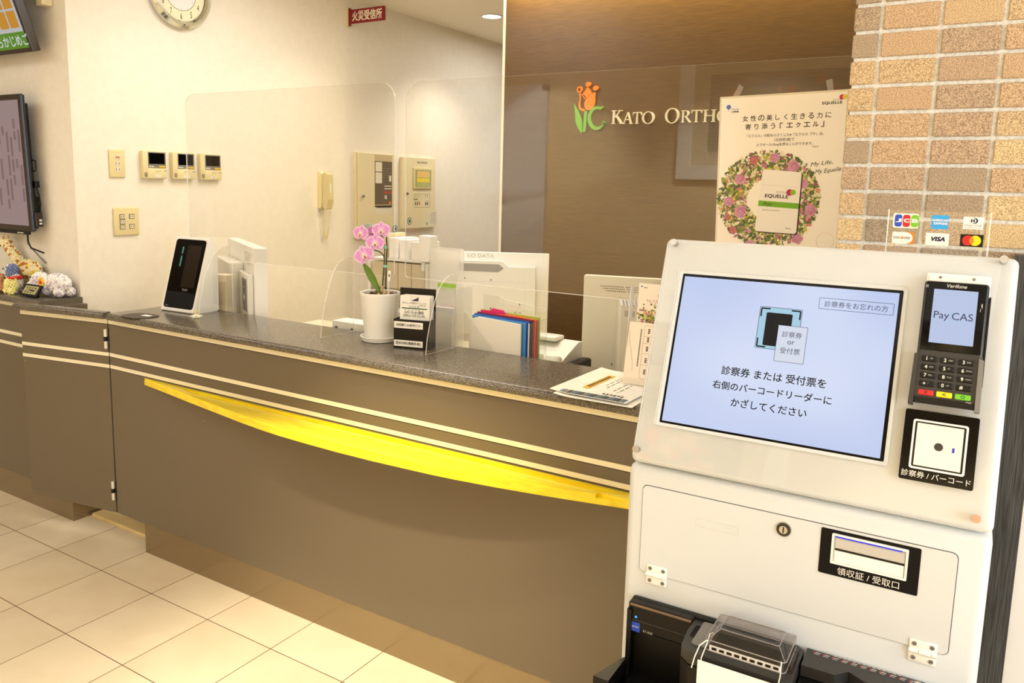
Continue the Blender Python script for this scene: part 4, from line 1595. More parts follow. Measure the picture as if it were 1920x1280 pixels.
fo = G(FF).prism(G.rr(.010, .174, .012, .284, .012), -.002, .0015, black_gl).build('black_face', cr)
g = G(FF)
g.rrect(.012, .172, .014, .075, .008, .0017, black_mat)
g.rrect(.082, .158, .095, .262, .002, .0017, M('dark_display', (26, 20, 18), .12))
g.rrect(.052, .061, .175, .255, .0045, .0018, M('teal_slot', (60, 130, 130), .25))
g.disc(.0565, .222, .006, .0020, black_mat, 14)
g.build('display', fo)
g = G(FF)
g.text('Panasonic', .112, .088, lgray, .0018, w=.030, al='c')
g.text('BN-CARD', .112, .082, mgray, .0018, w=.026, al='c')
g.rect(.020, .036, .018, .021, .0019, mgray)
g.build('face_writing', fo)
# oval mat with a white slip
t = tag(G(Fr((.615, .190, ZC), X3, Y3, Z3)).prism(curve([(-.058, -.040), (-.02, -.048), (.040, -.036), (.062, .010), (.050, .044), (.0, .050), (-.05, .040), (-.072, .0)], 6), 0, .003, M('dark_mat', (76, 66, 56), .6)).build('coaster_pad'), 'thin dark grey pad lying on the left end of the counter', 'mat')
tag(G(Fr((.636, .203, ZC + .0032), ua, va, Z3)).box(-.020, .020, -.010, .010, 0, .0012, paper).build('paper_slip'), 'small white slip lying on the dark pad', 'slip')
g = G()
kx, ky = .793, .300
g.lathe((kx, ky, ZC), [(.0001, .030), (.006, .029), (.008, .022), (.006, .015), (.010, .008), (.012, 0)], offwhite, 16)
for a_ in range(5):
    d = Vector((math.cos(a_ * PI2 / 5), math.sin(a_ * PI2 / 5), 0))
    g.tube([Vector((kx, ky, ZC + .010)), Vector((kx, ky, ZC + .006)) + d * .014, Vector((kx, ky, ZC + .0035)) + d * .022], .005, white_m, 8, .0035)
tag(g.build('knob_clamp', smooth=True), 'small white star-shaped knob on the counter at the foot of the card reader', 'knob')

# orchid
sa = tag(G().lathe((1.601, .398, ZC), [(.0001, .004), (.050, .004), (.056, .006), (.060, .017), (.064, .018), (.066, .016), (.060, .001), (.050, 0), (.0001, 0)], white_g, 48).build('saucer', smooth=True), 'round white saucer under the orchid pot', 'saucer')
ox, oy, oz = 1.601, .398, ZC + .005
orc = thing('potted_orchid', 'pink moth orchid in a tall white pot on the counter', 'plant', (ox, oy, oz))
G().lathe((ox, oy, oz), [(.0001, 0), (.046, 0), (.050, .004), (.064, .146), (.0655, .152), (.0640, .1555), (.0615, .154), (.058, .120), (.0001, .118)], white_g, 48).build('pot', orc, smooth=True)
barks = [M('bark_' + n_, c_, .85) for n_, c_ in (('brown', (96, 56, 34)), ('dark', (60, 36, 24)), ('rust', (140, 82, 48)))]
g = G()
rnd = random.Random(3)
for i in range(170):
    a_, r_ = rnd.uniform(0, PI2), .057 * math.sqrt(rnd.random())
    c_ = Vector((ox + r_ * math.cos(a_), oy + r_ * math.sin(a_), oz + .136 + rnd.uniform(0, .014)))
    g.ball(c_, rnd.uniform(.004, .009), rnd.choice(barks), 1, (rnd.uniform(.5, 1.3), rnd.uniform(.5, 1.3), rnd.uniform(.3, .7)))
bo = g.build('potting_bark', orc)
bo['kind'] = 'stuff'
# frame of the picture plane through the plant: r right, z up
PR = Vector((.853, .522, 0))
PB_ = Vector((-.522, .853, 0))


def op(r, z, b_=0):
    return Vector((ox, oy, oz)) + PR * r + Z3 * z + PB_ * b_


stem_g = M('orchid_stem', (70, 84, 40), .45)
stem_d = M('orchid_stem_base', (104, 84, 50), .5)
wire_m = M('dark_support_wire', (30, 44, 28), .4)
clip_m = M('mint_clip', (130, 206, 176), .4)
cane = M('cane', (196, 168, 118), .6)
G().tube([op(.006, .140), op(.008, .18), op(.012, .235), op(.0145, .262), op(.010, .277), op(-.002, .287), op(-.018, .292), op(-.030, .290)], .0028, stem_g, 8, .0018).build('flower_stem', orc, smooth=True)
G().tube([op(.0145, .262), op(.0145, .295), op(.0125, .322), op(.006, .338), op(-.010, .346), op(-.035, .343)], .0024, stem_d, 8, .0016).build('flower_stem', orc, smooth=True)
G().tube([op(.017, .13, .004), op(.0185, .22, .003), op(.0215, .30, .003), op(.0195, .340, .003), op(.012, .356, .002)], .0022, wire_m, 8).build('support_stake', orc, smooth=True)
for z in (.240, .302):
    G().cyl(op(.0165, z - .004), op(.0168, z + .004), .0062, clip_m, 12).build('stake_clip', orc)
g = G()
g.tube([op(.000, .132, -.014), op(.026, .163, -.018)], .0052, cane, 10)
g.tube([op(.008, .130, -.018), op(.036, .162, -.016)], .0045, cane, 10)
g.tube([op(.004, .140, .0), op(.008, .176, 0)], .0042, cane, 8)
g.build('cut_stem', orc)
lf = M('orchid_leaf', (96, 130, 30), .4)
spine = [op(.000, .150), op(-.012, .172), op(-.028, .200, .004), op(-.044, .228, .006), op(-.056, .246, .006)]
g = G()
wid = [.004, .009, .0125, .010, .003]
vs, fs = [], []
for i, p in enumerate(spine):
    d = (spine[min(i + 1, 4)] - spine[max(i - 1, 0)]).normalized()
    s_ = d.cross(PB_).normalized()
    for q_, dp in ((-1, 0), (-.5, .0035), (0, .005), (.5, .0035), (1, 0)):
        vs.append(p + s_ * wid[i] * q_ + PB_ * dp)
    for q_, dp in ((-1, .001), (0, .0065), (1, .001)):
        vs.append(p + s_ * wid[i] * q_ + PB_ * dp)
for i in range(4):
    o1, o2 = i * 8, (i + 1) * 8
    for j in range(4):
        fs.append((o1 + j, o1 + j + 1, o2 + j + 1, o2 + j))
    for j in (5, 6):
        fs.append((o1 + j, o1 + j + 1, o2 + j + 1, o2 + j))
g.add(vs, fs, lf)
g.build('leaf', orc, smooth=True)
g = G()
g.ball(op(-.002, .146, -.004), .008, M('pale_root', (214, 200, 130), .5), 2, (1.2, 1, .9))
g.build('root_crown', orc)
# petals: colour runs from pale rim to pink along the generated coordinates of each petal
pet = M('orchid_petal', (226, 140, 214), .55)
n, l, b = nodes(pet)
ta = n.new('ShaderNodeAttribute')
ta.attribute_name = 'along'
rp = n.new('ShaderNodeValToRGB')
rp.color_ramp.elements[0].position = 0
rp.color_ramp.elements[0].color = lin((244, 206, 230)) + (1,)
rp.color_ramp.elements[1].position = 1
rp.color_ramp.elements[1].color = lin((250, 226, 244)) + (1,)
e = rp.color_ramp.elements.new(.45)
e.color = lin((214, 138, 206)) + (1,)
l.new(ta.outputs['Fac'], rp.inputs['Fac'])
l.new(rp.outputs['Color'], b.inputs['Base Color'])
lipw = M('orchid_lip_pale', (248, 232, 204), .5)
lipr = M('orchid_lip_red', (170, 60, 70), .5)


def flower(c, face, size, roll=0, label=None):
    nz_ = Vector(face).normalized()
    ux = Z3.cross(nz_).normalized()
    uy = nz_.cross(ux)
    ux, uy = ux * math.cos(roll) + uy * math.sin(roll), uy * math.cos(roll) - ux * math.sin(roll)
    f = Fr(c, ux * size, uy * size, nz_ * size)
    g = G(f)
    along = []

    def petal(ang, L, W, h0, cup):
        ca, sa = math.cos(ang), math.sin(ang)
        N_, Q = 8, 6
        vs, fs = [], []
        for i in range(N_ + 1):
            t = i / N_
            w_ = W * (math.sin(math.pi * min(1, t * .93 + .035)) ** .62)
            for j in range(Q + 1):
                s_ = -1 + 2 * j / Q
                x, y = L * t, w_ * s_
                z = h0 + cup * t * t - .05 * abs(s_) ** 2 * t + .02 * math.sin(6 * t + 2 * s_)
                vs.append((x * ca - y * sa, x * sa + y * ca, z))
                along.append(max(t * (.55 + .45 * abs(s_)) if t > .5 else t * .9, abs(s_) ** 3 * .9 if t > .2 else 0))
        for i in range(N_):
            for j in range(Q):
                fs.append((i * (Q + 1) + j, (i + 1) * (Q + 1) + j, (i + 1) * (Q + 1) + j + 1, i * (Q + 1) + j + 1))
        g.add(vs, fs, pet)
    petal(math.radians(90), .95, .36, -.05, -.10)
    petal(math.radians(222), .90, .34, -.06, -.06)
    petal(math.radians(318), .90, .34, -.06, -.06)
    petal(math.radians(14), 1.0, .62, .02, .06)
    petal(math.radians(166), 1.0, .62, .02, .06)
    o = g.build('flower', orc, smooth=True)
    at2 = o.data.attributes.new('along', 'FLOAT', 'POINT')
    at2.data.foreach_set('value', along)
    h = G(f)
    h.ball((0, .02, .10), .14, lipw, 2, (1, 1, .8))
    h.ball((-.17, -.12, .12), .13, lipw, 1, (.8, 1.2, .6))
    h.ball((.17, -.12, .12), .13, lipw, 1, (.8, 1.2, .6))
    h.ball((0, -.24, .14), .13, lipr, 1, (.8, 1.3, .5))
    for s_ in (-1, 1):
        h.tube([(s_ * .06, -.26, .16), (s_ * .12, -.38, .18), (s_ * .06, -.44, .20)], .035, lipw, 6)
        h.ball((s_ * .09, -.05, .2), .035, lipr, 1)
    h.build('flower_lip', o)


FD = Vector((.55, -.82, .06))
flower(op(.006, .357, -.020), FD, .030, 0)
flower(op(-.012, .316, -.026), FD + Vector((0, 0, .1)), .031, .0)
flower(op(-.046, .277, -.030), FD + Vector((-.1, 0, .05)), .034, .45)
flower(op(-.062, .345, -.004), Vector((.15, -.95, .1)), .029, -.1)
flower(op(-.032, .346, .030), Vector((.1, .9, .2)), .024, .3)
# moisture stick in the pot
t = thing('moisture_meter', 'white plant moisture stick standing in the orchid pot', 'plant meter', tuple(op(.040, .13)))
g = G()
g.tube([op(.030, .125, -.03), op(.0335, .20, -.032)], .0032, M('stick_grey', (206, 214, 216), .3), 10)
g.tube([op(.0335, .196, -.032), op(.0345, .223, -.032)], .0052, white_g, 12)
g.ball(op(.0346, .224, -.032), .0054, white_g, 2)
g.tube([op(.0295, .125, -.03), op(.0305, .150, -.031)], .0050, white_g, 12)
g.build('stick', t, smooth=True)
g = G()
g.ball(op(.0345, .214, -.0375), .0022, ink, 1, (1, 1, 2))
g.ball(op(.0305, .147, -.0365), .0022, ink, 1, (1, 1, 2))
g.build('indicator', t)

# black card holder with clinic cards
A_, B_, C_ = Vector((1.700, .378, 0)), Vector((1.842, .415, 0)), None
ha = (B_ - A_).normalized()
hb_ = Vector((-ha.y, ha.x, 0))
HW = .098
ho = thing('card_holder', 'black card holder with white label strips, between the orchid and a clear screen fin', 'card holder', (1.76, .34, ZC))
HO = Vector((1.712, .333, ZC))
HF = Fr(HO, ha, hb_, Z3)            # u right, v back, h up
g = G(HF)
g.box(0, .122, .048, .0515, 0, .186, black_p, .001)
g.prism(G.rr(0, .122, 0, .186, .006), 0, .003, black_p) if False else None
g.box(0, .0030, .0030, .048, 0, .092, black_p)
g.box(.119, .122, .0030, .048, 0, .092, black_p)
g.box(0, .122, 0, .0030, 0, .092, black_p, .0008)
g.box(.003, .119, .003, .048, 0, .003, black_p)
g.build('holder_body', ho)
HFF = Fr(HO, ha, Z3, -hb_)
for v0, v1, tt in ((.064, .085, '当院隣りの帝芳ビル'), (.006, .026, '西井内科(発熱外来)')):
    g = G(HFF)
    g.rect(.002, .100, v0, v1, .0006, paper)
    g.text(tt, .050, (v0 + v1) / 2, ink, .0010, w=.084, al='c', bold=.0003)
    g.build('label_strip', ho)
for i in range(5):
    c0 = .012 + .0062 * i
    tl = .10 + .02 * i
    up_ = (Z3 + hb_ * .05).normalized()
    CFm = Fr(HO + hb_ * c0 + Z3 * .0035, ha, up_, -hb_)
    g = G(CFm)
    off = .004 + .0012 * i
    g.prism(G.rr(.010 + off, .112 + off * .6 if .112 + off * .6 < .118 else .118, 0, .163 - .001 * (i % 2), .004), -.0006, .0006, paper)
    lab = ['white clinic card, frontmost in the black holder, with a dark green line', 'white clinic card, second from the front in the black holder', 'white clinic card in the middle of the black holder',
           'white clinic card, second from the back in the black holder', 'white clinic card, rearmost in the black holder'][i]
    if i == 0:
        t = thing('clinic_card', lab, 'card', tuple(HO + hb_ * c0 + Z3 * .0035), 'clinic cards in the black holder')
        g.build('card_sheet', t)
        g = G(CFm)
        g.poly([(.052, .1465), (.076, .1465), (.076, .1585), (.069, .154), (.061, .151)], navy, .0010)
        g.outline(.050, .078, .1450, .1600, .0006, .0010, mgray)
        g.text('かにしい内科クリニック', .062, .1390, brown_ink, .0008, w=.080, al='c', bold=.0002)
        g.text('院長 西井', .092, .1325, ink, .0008, w=.022, al='c')
        g.text('内 科 診 療', .062, .1280, ink, .0008, w=.034, al='c')
        g.rect(.020, .106, .1205, .1240, .0008, dgreen)
        g.text('月 火 水 木 金 土', .062, .1165, brown_ink, .0008, w=.066, ht=.0045, al='c')
        g.text('10月1日(水)開院', .062, .1085, ink, .0008, w=.066, al='c', bold=.0003)
        g.text('当院は10月2日(木)', .062, .0985, dgreen, .0008, w=.074, al='c', bold=.0003)
        g.build('card_writing', t)
    else:
        tag(g.build('clinic_card'), lab, 'card', 'clinic cards in the black holder')

# leaflets and brochure stand at the right end
def leaflet(c, rot, sz, z, label, pr=False):
    ca, sa = math.cos(rot), math.sin(rot)
    f = Fr((c[0], c[1], z), Vector((ca, sa, 0)), Vector((-sa, ca, 0)), Z3)
    w_, h_ = sz
    t = thing('leaflet', label, 'leaflet', (c[0], c[1], z), 'leaflets lying at the right end of the counter')
    g = G(f)
    n_ = 10
    vs, fs = [], []
    for i in range(n_ + 1):
        x = -w_ / 2 + w_ * i / n_
        cz = .004 * max(0, (.25 - i / n_) / .25) ** 2
        for y in (-h_ / 2, h_ / 2):
            vs += [(x, y, cz), (x, y, cz + .0008)]
    for i in range(n_):
        a = i * 4
        fs += [(a, a + 4, a + 6, a + 2), (a + 1, a + 3, a + 7, a + 5), (a, a + 1, a + 5, a + 4), (a + 2, a + 6, a + 7, a + 3)]
    fs += [(0, 2, 3, 1), (n_ * 4, n_ * 4 + 1, n_ * 4 + 3, n_ * 4 + 2)]
    g.add(vs, fs, paper)
    g.build('paper_sheet', t)
    if pr:
        g = G(f)
        hh = .0012
        g.rect(-.050, -.030, -.075, .085, hh + .0006, M('leaflet_yellow', (244, 190, 20), .6))
        for i in range(9):
            g.rect(-.046, -.034, -.060 + i * .0150, -.050 + i * .0150, hh + .0010, brown_ink)
        for r_, k0, k1 in ((-.010, -.02, .08), (.002, -.04, .08), (.030, -.06, .02), (.045, -.07, .02)):
            for i in range(int((k1 - k0) / .008)):
                if (i * 7 + int(r_ * 1000)) % 4:
                    g.rect(r_, r_ + .004, k0 + i * .008, k0 + i * .008 + .006, hh, mgray)
        g.rect(-.098, .098, -.145, -.118, hh + .0006, M('leaflet_sea', (84, 112, 140), .6))
        for i in range(22):
            u = -.09 + i * .0083
            g.poly([(u, -.145), (u + .005, -.145), (u + .007, -.118 - (i % 3) * .004), (u + .001, -.118)], M('leaflet_sea_%d' % (i % 4), [(50, 60, 70), (150, 170, 190), (110, 130, 150), (190, 160, 130)][i % 4], .6) if i < 4 else g.mats[1 + i % 4], hh + .0009)
        for i in range(6):
            g.rect(.02 + i * .010, .027 + i * .010, -.105 - (i % 2) * .004, -.094, hh, dgray)
        g.build('leaflet_print', t)


leaflet((2.498, .278), .02, (.210, .290), ZC, 'white leaflet, lowest of the pile at the right end of the counter')
leaflet((2.485, .292), -.02, (.210, .295), ZC + .0055, 'white leaflet with a yellow banner and blue seascape strip, topmost of the pile', True)
bs = thing('brochure_stand', 'clear acrylic brochure stand on the leaflets at the right end of the counter', 'stand', (2.55, .36, ZC + .003))
by = .318
SB = Fr((2.492, by, ZC + .0035), X3, Y3, Z3)
G(SB).box(0, .125, -.004, .075, 0, .002, acr_edge).box(0, .125, -.004, -.002, .002, .022, acr, 0).build('base', bs)
rk = Vector((0, .20, .98)).normalized()
BFr = Fr((2.492, by + .004, ZC + .006), X3, rk, X3.cross(rk))
G(BFr).box(0, .125, 0, .155, -.002, -.0005, acr).build('front_pocket', bs)
rk2 = Vector((0, .08, 1)).normalized()
BF2 = Fr((2.492, by + .050, ZC + .006), X3, rk2, X3.cross(rk2))
G(BF2).box(0, .125, 0, .250, -.002, 0, acr).box(-.001, .001, 0, .25, -.003, .02, acr_edge).build('back_pocket', bs)
t = thing('brochure', 'cream brochure with a bordered table, in the front pocket of the brochure stand', 'brochure', tuple(BFr.p((.06, 0, .002))), 'brochures in the clear stand')
g = G(BFr)
cream_p = M('brochure_cream', (240, 226, 208), .6)
g.box(.008, .110, .002, .165, .0005, .0025, cream_p)
g.build('cover', t)
g = G(BFr)
hh = .0028
g.outline(.052, .108, .020, .158, .0005, hh, brown_ink)
for v in (.055, .085, .112, .130):
    g.rect(.052, .108, v, v + .0005, hh, brown_ink)
g.rect(.078, .0785, .055, .158, hh, brown_ink)
for a in (.062, .090):
    for v in (.036, .066, .096, .120, .142):
        for i in range(3):
            g.rect(a, a + .006, v + i * .0045 - .004, v + i * .0045 - .001, hh, brown_ink)
for i in range(26):
    g.rect(.042, .0455, .050 + i * .0038, .0525 + i * .0038, hh, brown_ink)
for i in range(20):
    a_ = i / 19
    u = .012 + .018 * (1 - math.cos(a_ * math.pi)) * .5
    g.rect(u, u + .0012, .135 - .10 * a_, .141 - .10 * a_, hh, lgray)
g.build('cover_print', t)
t = thing('brochure', 'tall cream brochure with printed flowers, in the rear pocket of the brochure stand', 'brochure', tuple(BF2.p((.06, 0, .002))), 'brochures in the clear stand')
G(BF2).box(.016, .116, .002, .262, .0005, .0025, cream_p).build('cover', t)
g = G(BF2)
g.text('ちいさな', .040, .218, pinks[2], hh, w=.032)
g.text('エ', .068, .232, pinks[2], hh, w=.007)
g.disc(.024, .254, .0025, hh, bl, 10)
g.rect(.030, .040, .250, .252, hh, mgray)
g.build('cover_writing', t)
g = G(BF2)
rnd = random.Random(5)
for i in range(260):
    u, v = .060 + rnd.gauss(0, .022), .172 + rnd.gauss(0, .013)
    if not (.018 < u < .114 and .145 < v < .215):
        continue
    r_ = rnd.uniform(.0015, .0035)
    g.disc(u, v, r_, hh + i * 1e-6, rnd.choice(leafs + leafs + pinks + yel), 7)
g.build('cover_print', t)

# ------------------------------------------------------------------ staff side behind the counter
dk = thing('office_desk', 'pale low staff desk behind the counter under the monitors', 'desk', (1.8, .95, .014))
desk_m = M('pale_desk_top', (226, 214, 188), .4)
G().box(.30, 2.98, .475, 1.42, .695, .72, desk_m, .003).build('desk_top', dk)
for x in (.32, 1.6, 2.93):
    G().box(x, x + .03, .49, 1.40, .0145, .694, desk_m).build('leg_panel', dk)
ZD = .7205
# monitor seen from behind, turned towards its user
m1 = thing('monitor', 'white monitor with a maker name on its back, turned away behind the file stand', 'monitor', (1.55, 1.15, ZD))
ma, mn = Vector((.89, .457, 0)).normalized(), Vector((.457, -.89, 0)).normalized()
MF = Fr((1.724, 1.319, 1.165), ma, Z3, mn)
G(MF).box(-.495, 0, -.350, 0, -.022, 0, white_g, .003).build('back_panel', m1, smooth=True)
hsg = [(-.440, -.035), (-.191, -.035), (-.166, -.058), (-.055, -.056), (-.052, -.262), (-.060, -.268), (-.430, -.268), (-.440, -.262)]
g = G(MF)
g.prism(hsg, 0, .030, white_g)
go_ = g.build('rear_housing', m1)
g = G(MF)
vt = [(-.385, -.047), (-.208, -.047), (-.187, -.063), (-.208, -.080), (-.385, -.078), (-.392, -.070), (-.392, -.054)]
g.prism(vt, .0302, .0310, M('vent_grey', (150, 146, 138), .5))
for u, v in ((-.349, -.109), (-.239, -.113), (-.239, -.233)):
    g.disc(u, v, .003, .0306, dgray, 10)
g.rect(-.119, -.115, -.218, -.209, .0306, dgray)
g.outline(-.395, -.095, -.240, -.120, .0006, .0306, lgray)
for u in (-.21, -.17, -.14, -.12):
    g.rect(u, u + .010, -.250, -.247, .0306, mgray)
g.build('rear_details', go_)
G(MF).text('I-O DATA', -.287, -.0165, M('grey_logo', (196, 190, 178), .4), .0006, w=.110, ht=.016, al='c', bold=.0008).build('maker_name', m1)
g = G(MF)
g.box(-.28, -.20, -.44, -.20, -.05, -.022, white_m)
g.build('stand_neck', m1)
G(MF).box(-.36, -.12, -.4445, -.430, -.13, .09, white_m, .004).build('stand_foot', m1)

m2 = thing('monitor', 'white monitor back with vent dots, half hidden by the brochure stand and kiosk', 'monitor', (2.35, .88, ZD))
ma2, mn2 = Vector((.97, .243, 0)).normalized(), Vector((.243, -.97, 0)).normalized()
NF = Fr((2.125, .834, 1.15), ma2, Z3, mn2)
G(NF).box(0, .50, -.335, 0, -.030, 0, M('monitor_silver_white', (222, 218, 206), .4), .004).build('back_panel', m2, smooth=True)
g = G(NF)
for j in range(3):
    for i in range(26 - j):
        if i == 13 - j:
            continue
        g.rect(.058 + j * .010 + i * .0062, .0615 + j * .010 + i * .0062, -.036 - j * .0075, -.0325 - j * .0075, .0004, dgray)
g.rect(.106, .109, -.305, -.296, .0004, dgray)
g.build('vent_holes', m2)
g = G(NF)
g.add([(.118, -.069, .0), (.380, -.069, .0), (.365, -.088, .05), (.140, -.088, .05), (.140, -.325, .05), (.365, -.325, .05), (.118, -.335, 0), (.380, -.335, 0)],
      [(0, 1, 2, 3), (3, 2, 5, 4), (0, 3, 4, 6), (1, 7, 5, 2), (4, 5, 7, 6)], M('monitor_hump', (226, 222, 210), .4))
g.box(.152, .185, -.125, -.105, .050, .0515, lgray)
hp = g.build('rear_hump', m2)
g = G(NF)
for j in range(5):
    for i in range(20):
        f = j / 5
        a = (.136 + f * .012 + i * .0105, -.0725 - j * .0032, .011 + j * .0085)
        g.add([(a[0], a[1], a[2] + .0006), (a[0] + .005, a[1], a[2] + .0006), (a[0] + .005, a[1] - .0015, a[2] + .0046), (a[0], a[1] - .0015, a[2] + .0046)], [(0, 1, 2, 3)], M('vent_dark', (90, 80, 66), .6) if i + j == 0 else g.mats[-1])
g.build('hump_vents', hp)
G(NF).box(.16, .34, -.4285, -.33, -.08, .08, white_m, .004).build('stand', m2)

# monitor and speaker at the far left end
m3 = thing('monitor', 'white monitor turned side-on beside the card reader, with a port strip on its back', 'monitor', (.62, .66, ZD))
pa, pn = Vector((.867, -.498, 0)).normalized(), Vector((-.498, -.867, 0)).normalized()
QF = Fr((.868, .510, 1.180), pa, Z3, pn)
G(QF).box(-.60, 0, -.40, 0, -.050, 0, white_g, .003).build('back_panel', m3)
g = G(QF)
for i in range(6):
    g.rect(-.20, -.07, -.030 - i * .0085, -.027 - i * .0085, .0005, lgray)
g.build('vent_slots', m3)
G(QF).box(-.56, -.215, -.300, -.075, .0005, .060, M('rear_unit', (226, 220, 204), .4), .004).build('rear_unit', m3)
g = G(QF)
g.box(-.205, -.020, -.285, -.105, .0005, .022, white_m, .003)
g.box(-.135, -.045, -.255, -.125, .022, .0235, mgray, .001)
for v, c_ in ((-.145, 1), (-.175, 1), (-.200, 2), (-.222, 0), (-.241, 0)):
    if c_ == 1:
        g.rect(-.105, -.075, v - .010, v + .010, .0238, black_p)
    else:
        g.disc(-.090, v, .011, .0238, white_m if c_ == 2 else black_p, 14, .008)
g.build('port_strip', m3)
G(QF).box(-.42, -.16, -.4590, -.398, -.13, .05, white_m, .004).build('stand', m3)
sp = thing('desk_speaker', 'narrow ivory desk speaker standing beside the side-on monitor', 'speaker', (.70, .505, ZD))
g = G()
g.prism([(.655, .482), (.738, .482), (.730, .535), (.663, .535)], ZD, 1.066, M('ivory_speaker', (224, 212, 180), .45))
bo = g.build('speaker_body', sp)
G().box(.660, .733, .4800, .4818, ZD + .02, 1.04, M('speaker_cloth', (206, 192, 158), .8)).build('speaker_grille', sp)

# desk organiser with upright white card packs
og = thing('desk_organiser', 'white desk organiser rack with a top shelf, behind the orchid and black card holder', 'organiser', (1.49, .70, ZD))
G().box(1.371, 1.612, .62, .80, 1.166, 1.174, white_m, .001).box(1.598, 1.612, .618, .80, 1.140, 1.166, white_m).build('top_shelf', og)
G().box(1.352, 1.3625, .62, .80, ZD, 1.165, white_m).build('side_panel', og)
G().box(1.614, 1.624, .62, .80, ZD, 1.165, white_m).build('side_panel', og)
fr_beige = frosted('frosted_drawer', (226, 210, 178), .82)
for i in range(4):
    G().box(1.365 + i * .0615, 1.424 + i * .0615, .625, .79, 1.066, 1.160, fr_beige, .002).build('drawer', og)
g = G()
for i in range(13):
    g.box(1.366 + i * .0195, 1.3680 + i * .0195, .622, .624, 1.002, 1.062, M('grid_wire', (150, 140, 116), .4) if i == 0 else g.mats[-1])
for z in (1.004, 1.022, 1.042, 1.060):
    g.box(1.364, 1.610, .6205, .6225, z, z + .0018, g.mats[0])
g.box(1.364, 1.612, .70, .704, 1.0, 1.064, desk_m)
g.build('wire_grid', og)
G().box(1.3635, 1.6135, .60, .80, .985, .998, white_m, .001).build('middle_shelf', og)
G().box(1.3635, 1.6135, .63, .80, ZD, .984, white_m).build('lower_box', og)
for i, (x0, x1, z1, nm) in enumerate(((1.437, 1.481, 1.247, 'leftmost'), (1.486, 1.527, 1.243, 'second from the left'), (1.541, 1.579, 1.237, 'third from the left'))):
    t = G().box(x0, x1, .635, .75, 1.1745, z1, paper, .001)
    tag(t.build('card_pack'), 'upright white card pack on the organiser top shelf, %s of the three' % nm, 'card pack', 'upright card packs on the organiser shelf')
t = G(Fr((1.587, .655, 1.1745), Vector((.99, .12, 0)), Z3, Vector((.12, -.99, 0)))).prism([(0, 0), (.044, 0), (.050, .088), (.004, .090)], -.0, .05, paper)
tag(t.build('leaning_card_pack'), 'taller white card pack leaning at the right end of the organiser shelf', 'card pack')
t = G().box(1.412, 1.428, .635, .74, 1.1745, 1.262, M('cream_folder', (232, 218, 180), .6), .001)
tag(t.build('file_folder'), 'cream folder standing behind the orchid flowers on the organiser shelf', 'folder')
fk = thing('clear_file_rack', 'tall milky clear file rack with a green label, left of the named monitor', 'rack', (1.72, .60, ZD))
milk = frosted('milky_clear', (250, 247, 242), .4)
for i, (x0, x1, y, z1) in enumerate(((1.646, 1.762, .640, 1.226), (1.650, 1.772, .600, 1.224), (1.690, 1.782, .560, 1.10))):
    G().box(x0, x1, y, y + .003, ZD, z1, milk).build('file_sheet', fk)
G().box(1.783, 1.788, .555, .66, ZD, 1.10, milk).build('side_panel', fk)
G().box(1.686, 1.760, .5965, .5995, 1.084, 1.108, M('green_label', (160, 214, 60), .5)).build('green_label', fk)
G().box(1.690, 1.788, .540, .556, ZD, 1.036, white_m, .002).build('front_box', fk)
bx = thing('white_box', 'low white box with round dark screws behind the orchid pot', 'box', (1.42, .52, ZD))
G().box(1.300, 1.600, .486, .560, ZD, .950, white_m, .0015).build('box_body', bx)
g = G(frontF(0, .4858))
for x in (1.320, 1.395, 1.47):
    g.disc(x, .926, .0065, .0004, mgray, 16)
    g.disc(x, .926, .0045, .0006, dgray, 14)
g.build('screw_heads', bx)

# folders in a clear stand right behind the counter
fs = thing('file_stand', 'clear slanted acrylic file stand holding coloured folders, behind the counter', 'stand', (2.0, .53, ZD))
g = G(frontF(0, .4790))
g.prism([(1.880, ZD), (2.112, ZD), (2.112, .80), (2.01, .915), (1.882, 1.048), (1.876, 1.048)], -.002, 0, acr, acr_edge)
g.build('front_plate', fs)
G().box(2.118, 2.1205, .480, .595, ZD, 1.030, acr).box(2.1175, 2.1208, .4795, .482, ZD, 1.030, acr_edge).build('side_plate', fs)
G(frontF(0, .598)).prism([(1.88, ZD), (2.115, ZD), (2.115, 1.06), (1.96, 1.075), (1.94, 1.085), (1.875, 1.085)], -.002, 0, acr, acr_edge).build('back_plate', fs)
FOLD = [('white', (240, 236, 226), 'white sheet folder standing frontmost in the clear file stand', 2.092, 1.030), ('sky blue', (70, 140, 205), 'pale blue folder behind the white sheet in the file stand', 2.098, 1.038),
        ('blue', (30, 90, 190), 'bright blue folder with dark top edge in the file stand', 2.103, 1.041), ('navy', (40, 46, 90), 'navy folder between the blue and red folders in the file stand', 2.106, 1.042),
        ('red', (150, 30, 60), 'dark red folder in the middle of the file stand', 2.108, 1.045), ('orange', (240, 120, 40), 'orange folder behind the dark red one in the file stand', 2.110, 1.046),
        ('pink', (214, 40, 120), 'pink folder near the back of the file stand', 2.112, 1.052), ('lime', (176, 196, 90), 'lime green folder rearmost in the file stand', 2.114, 1.050)]
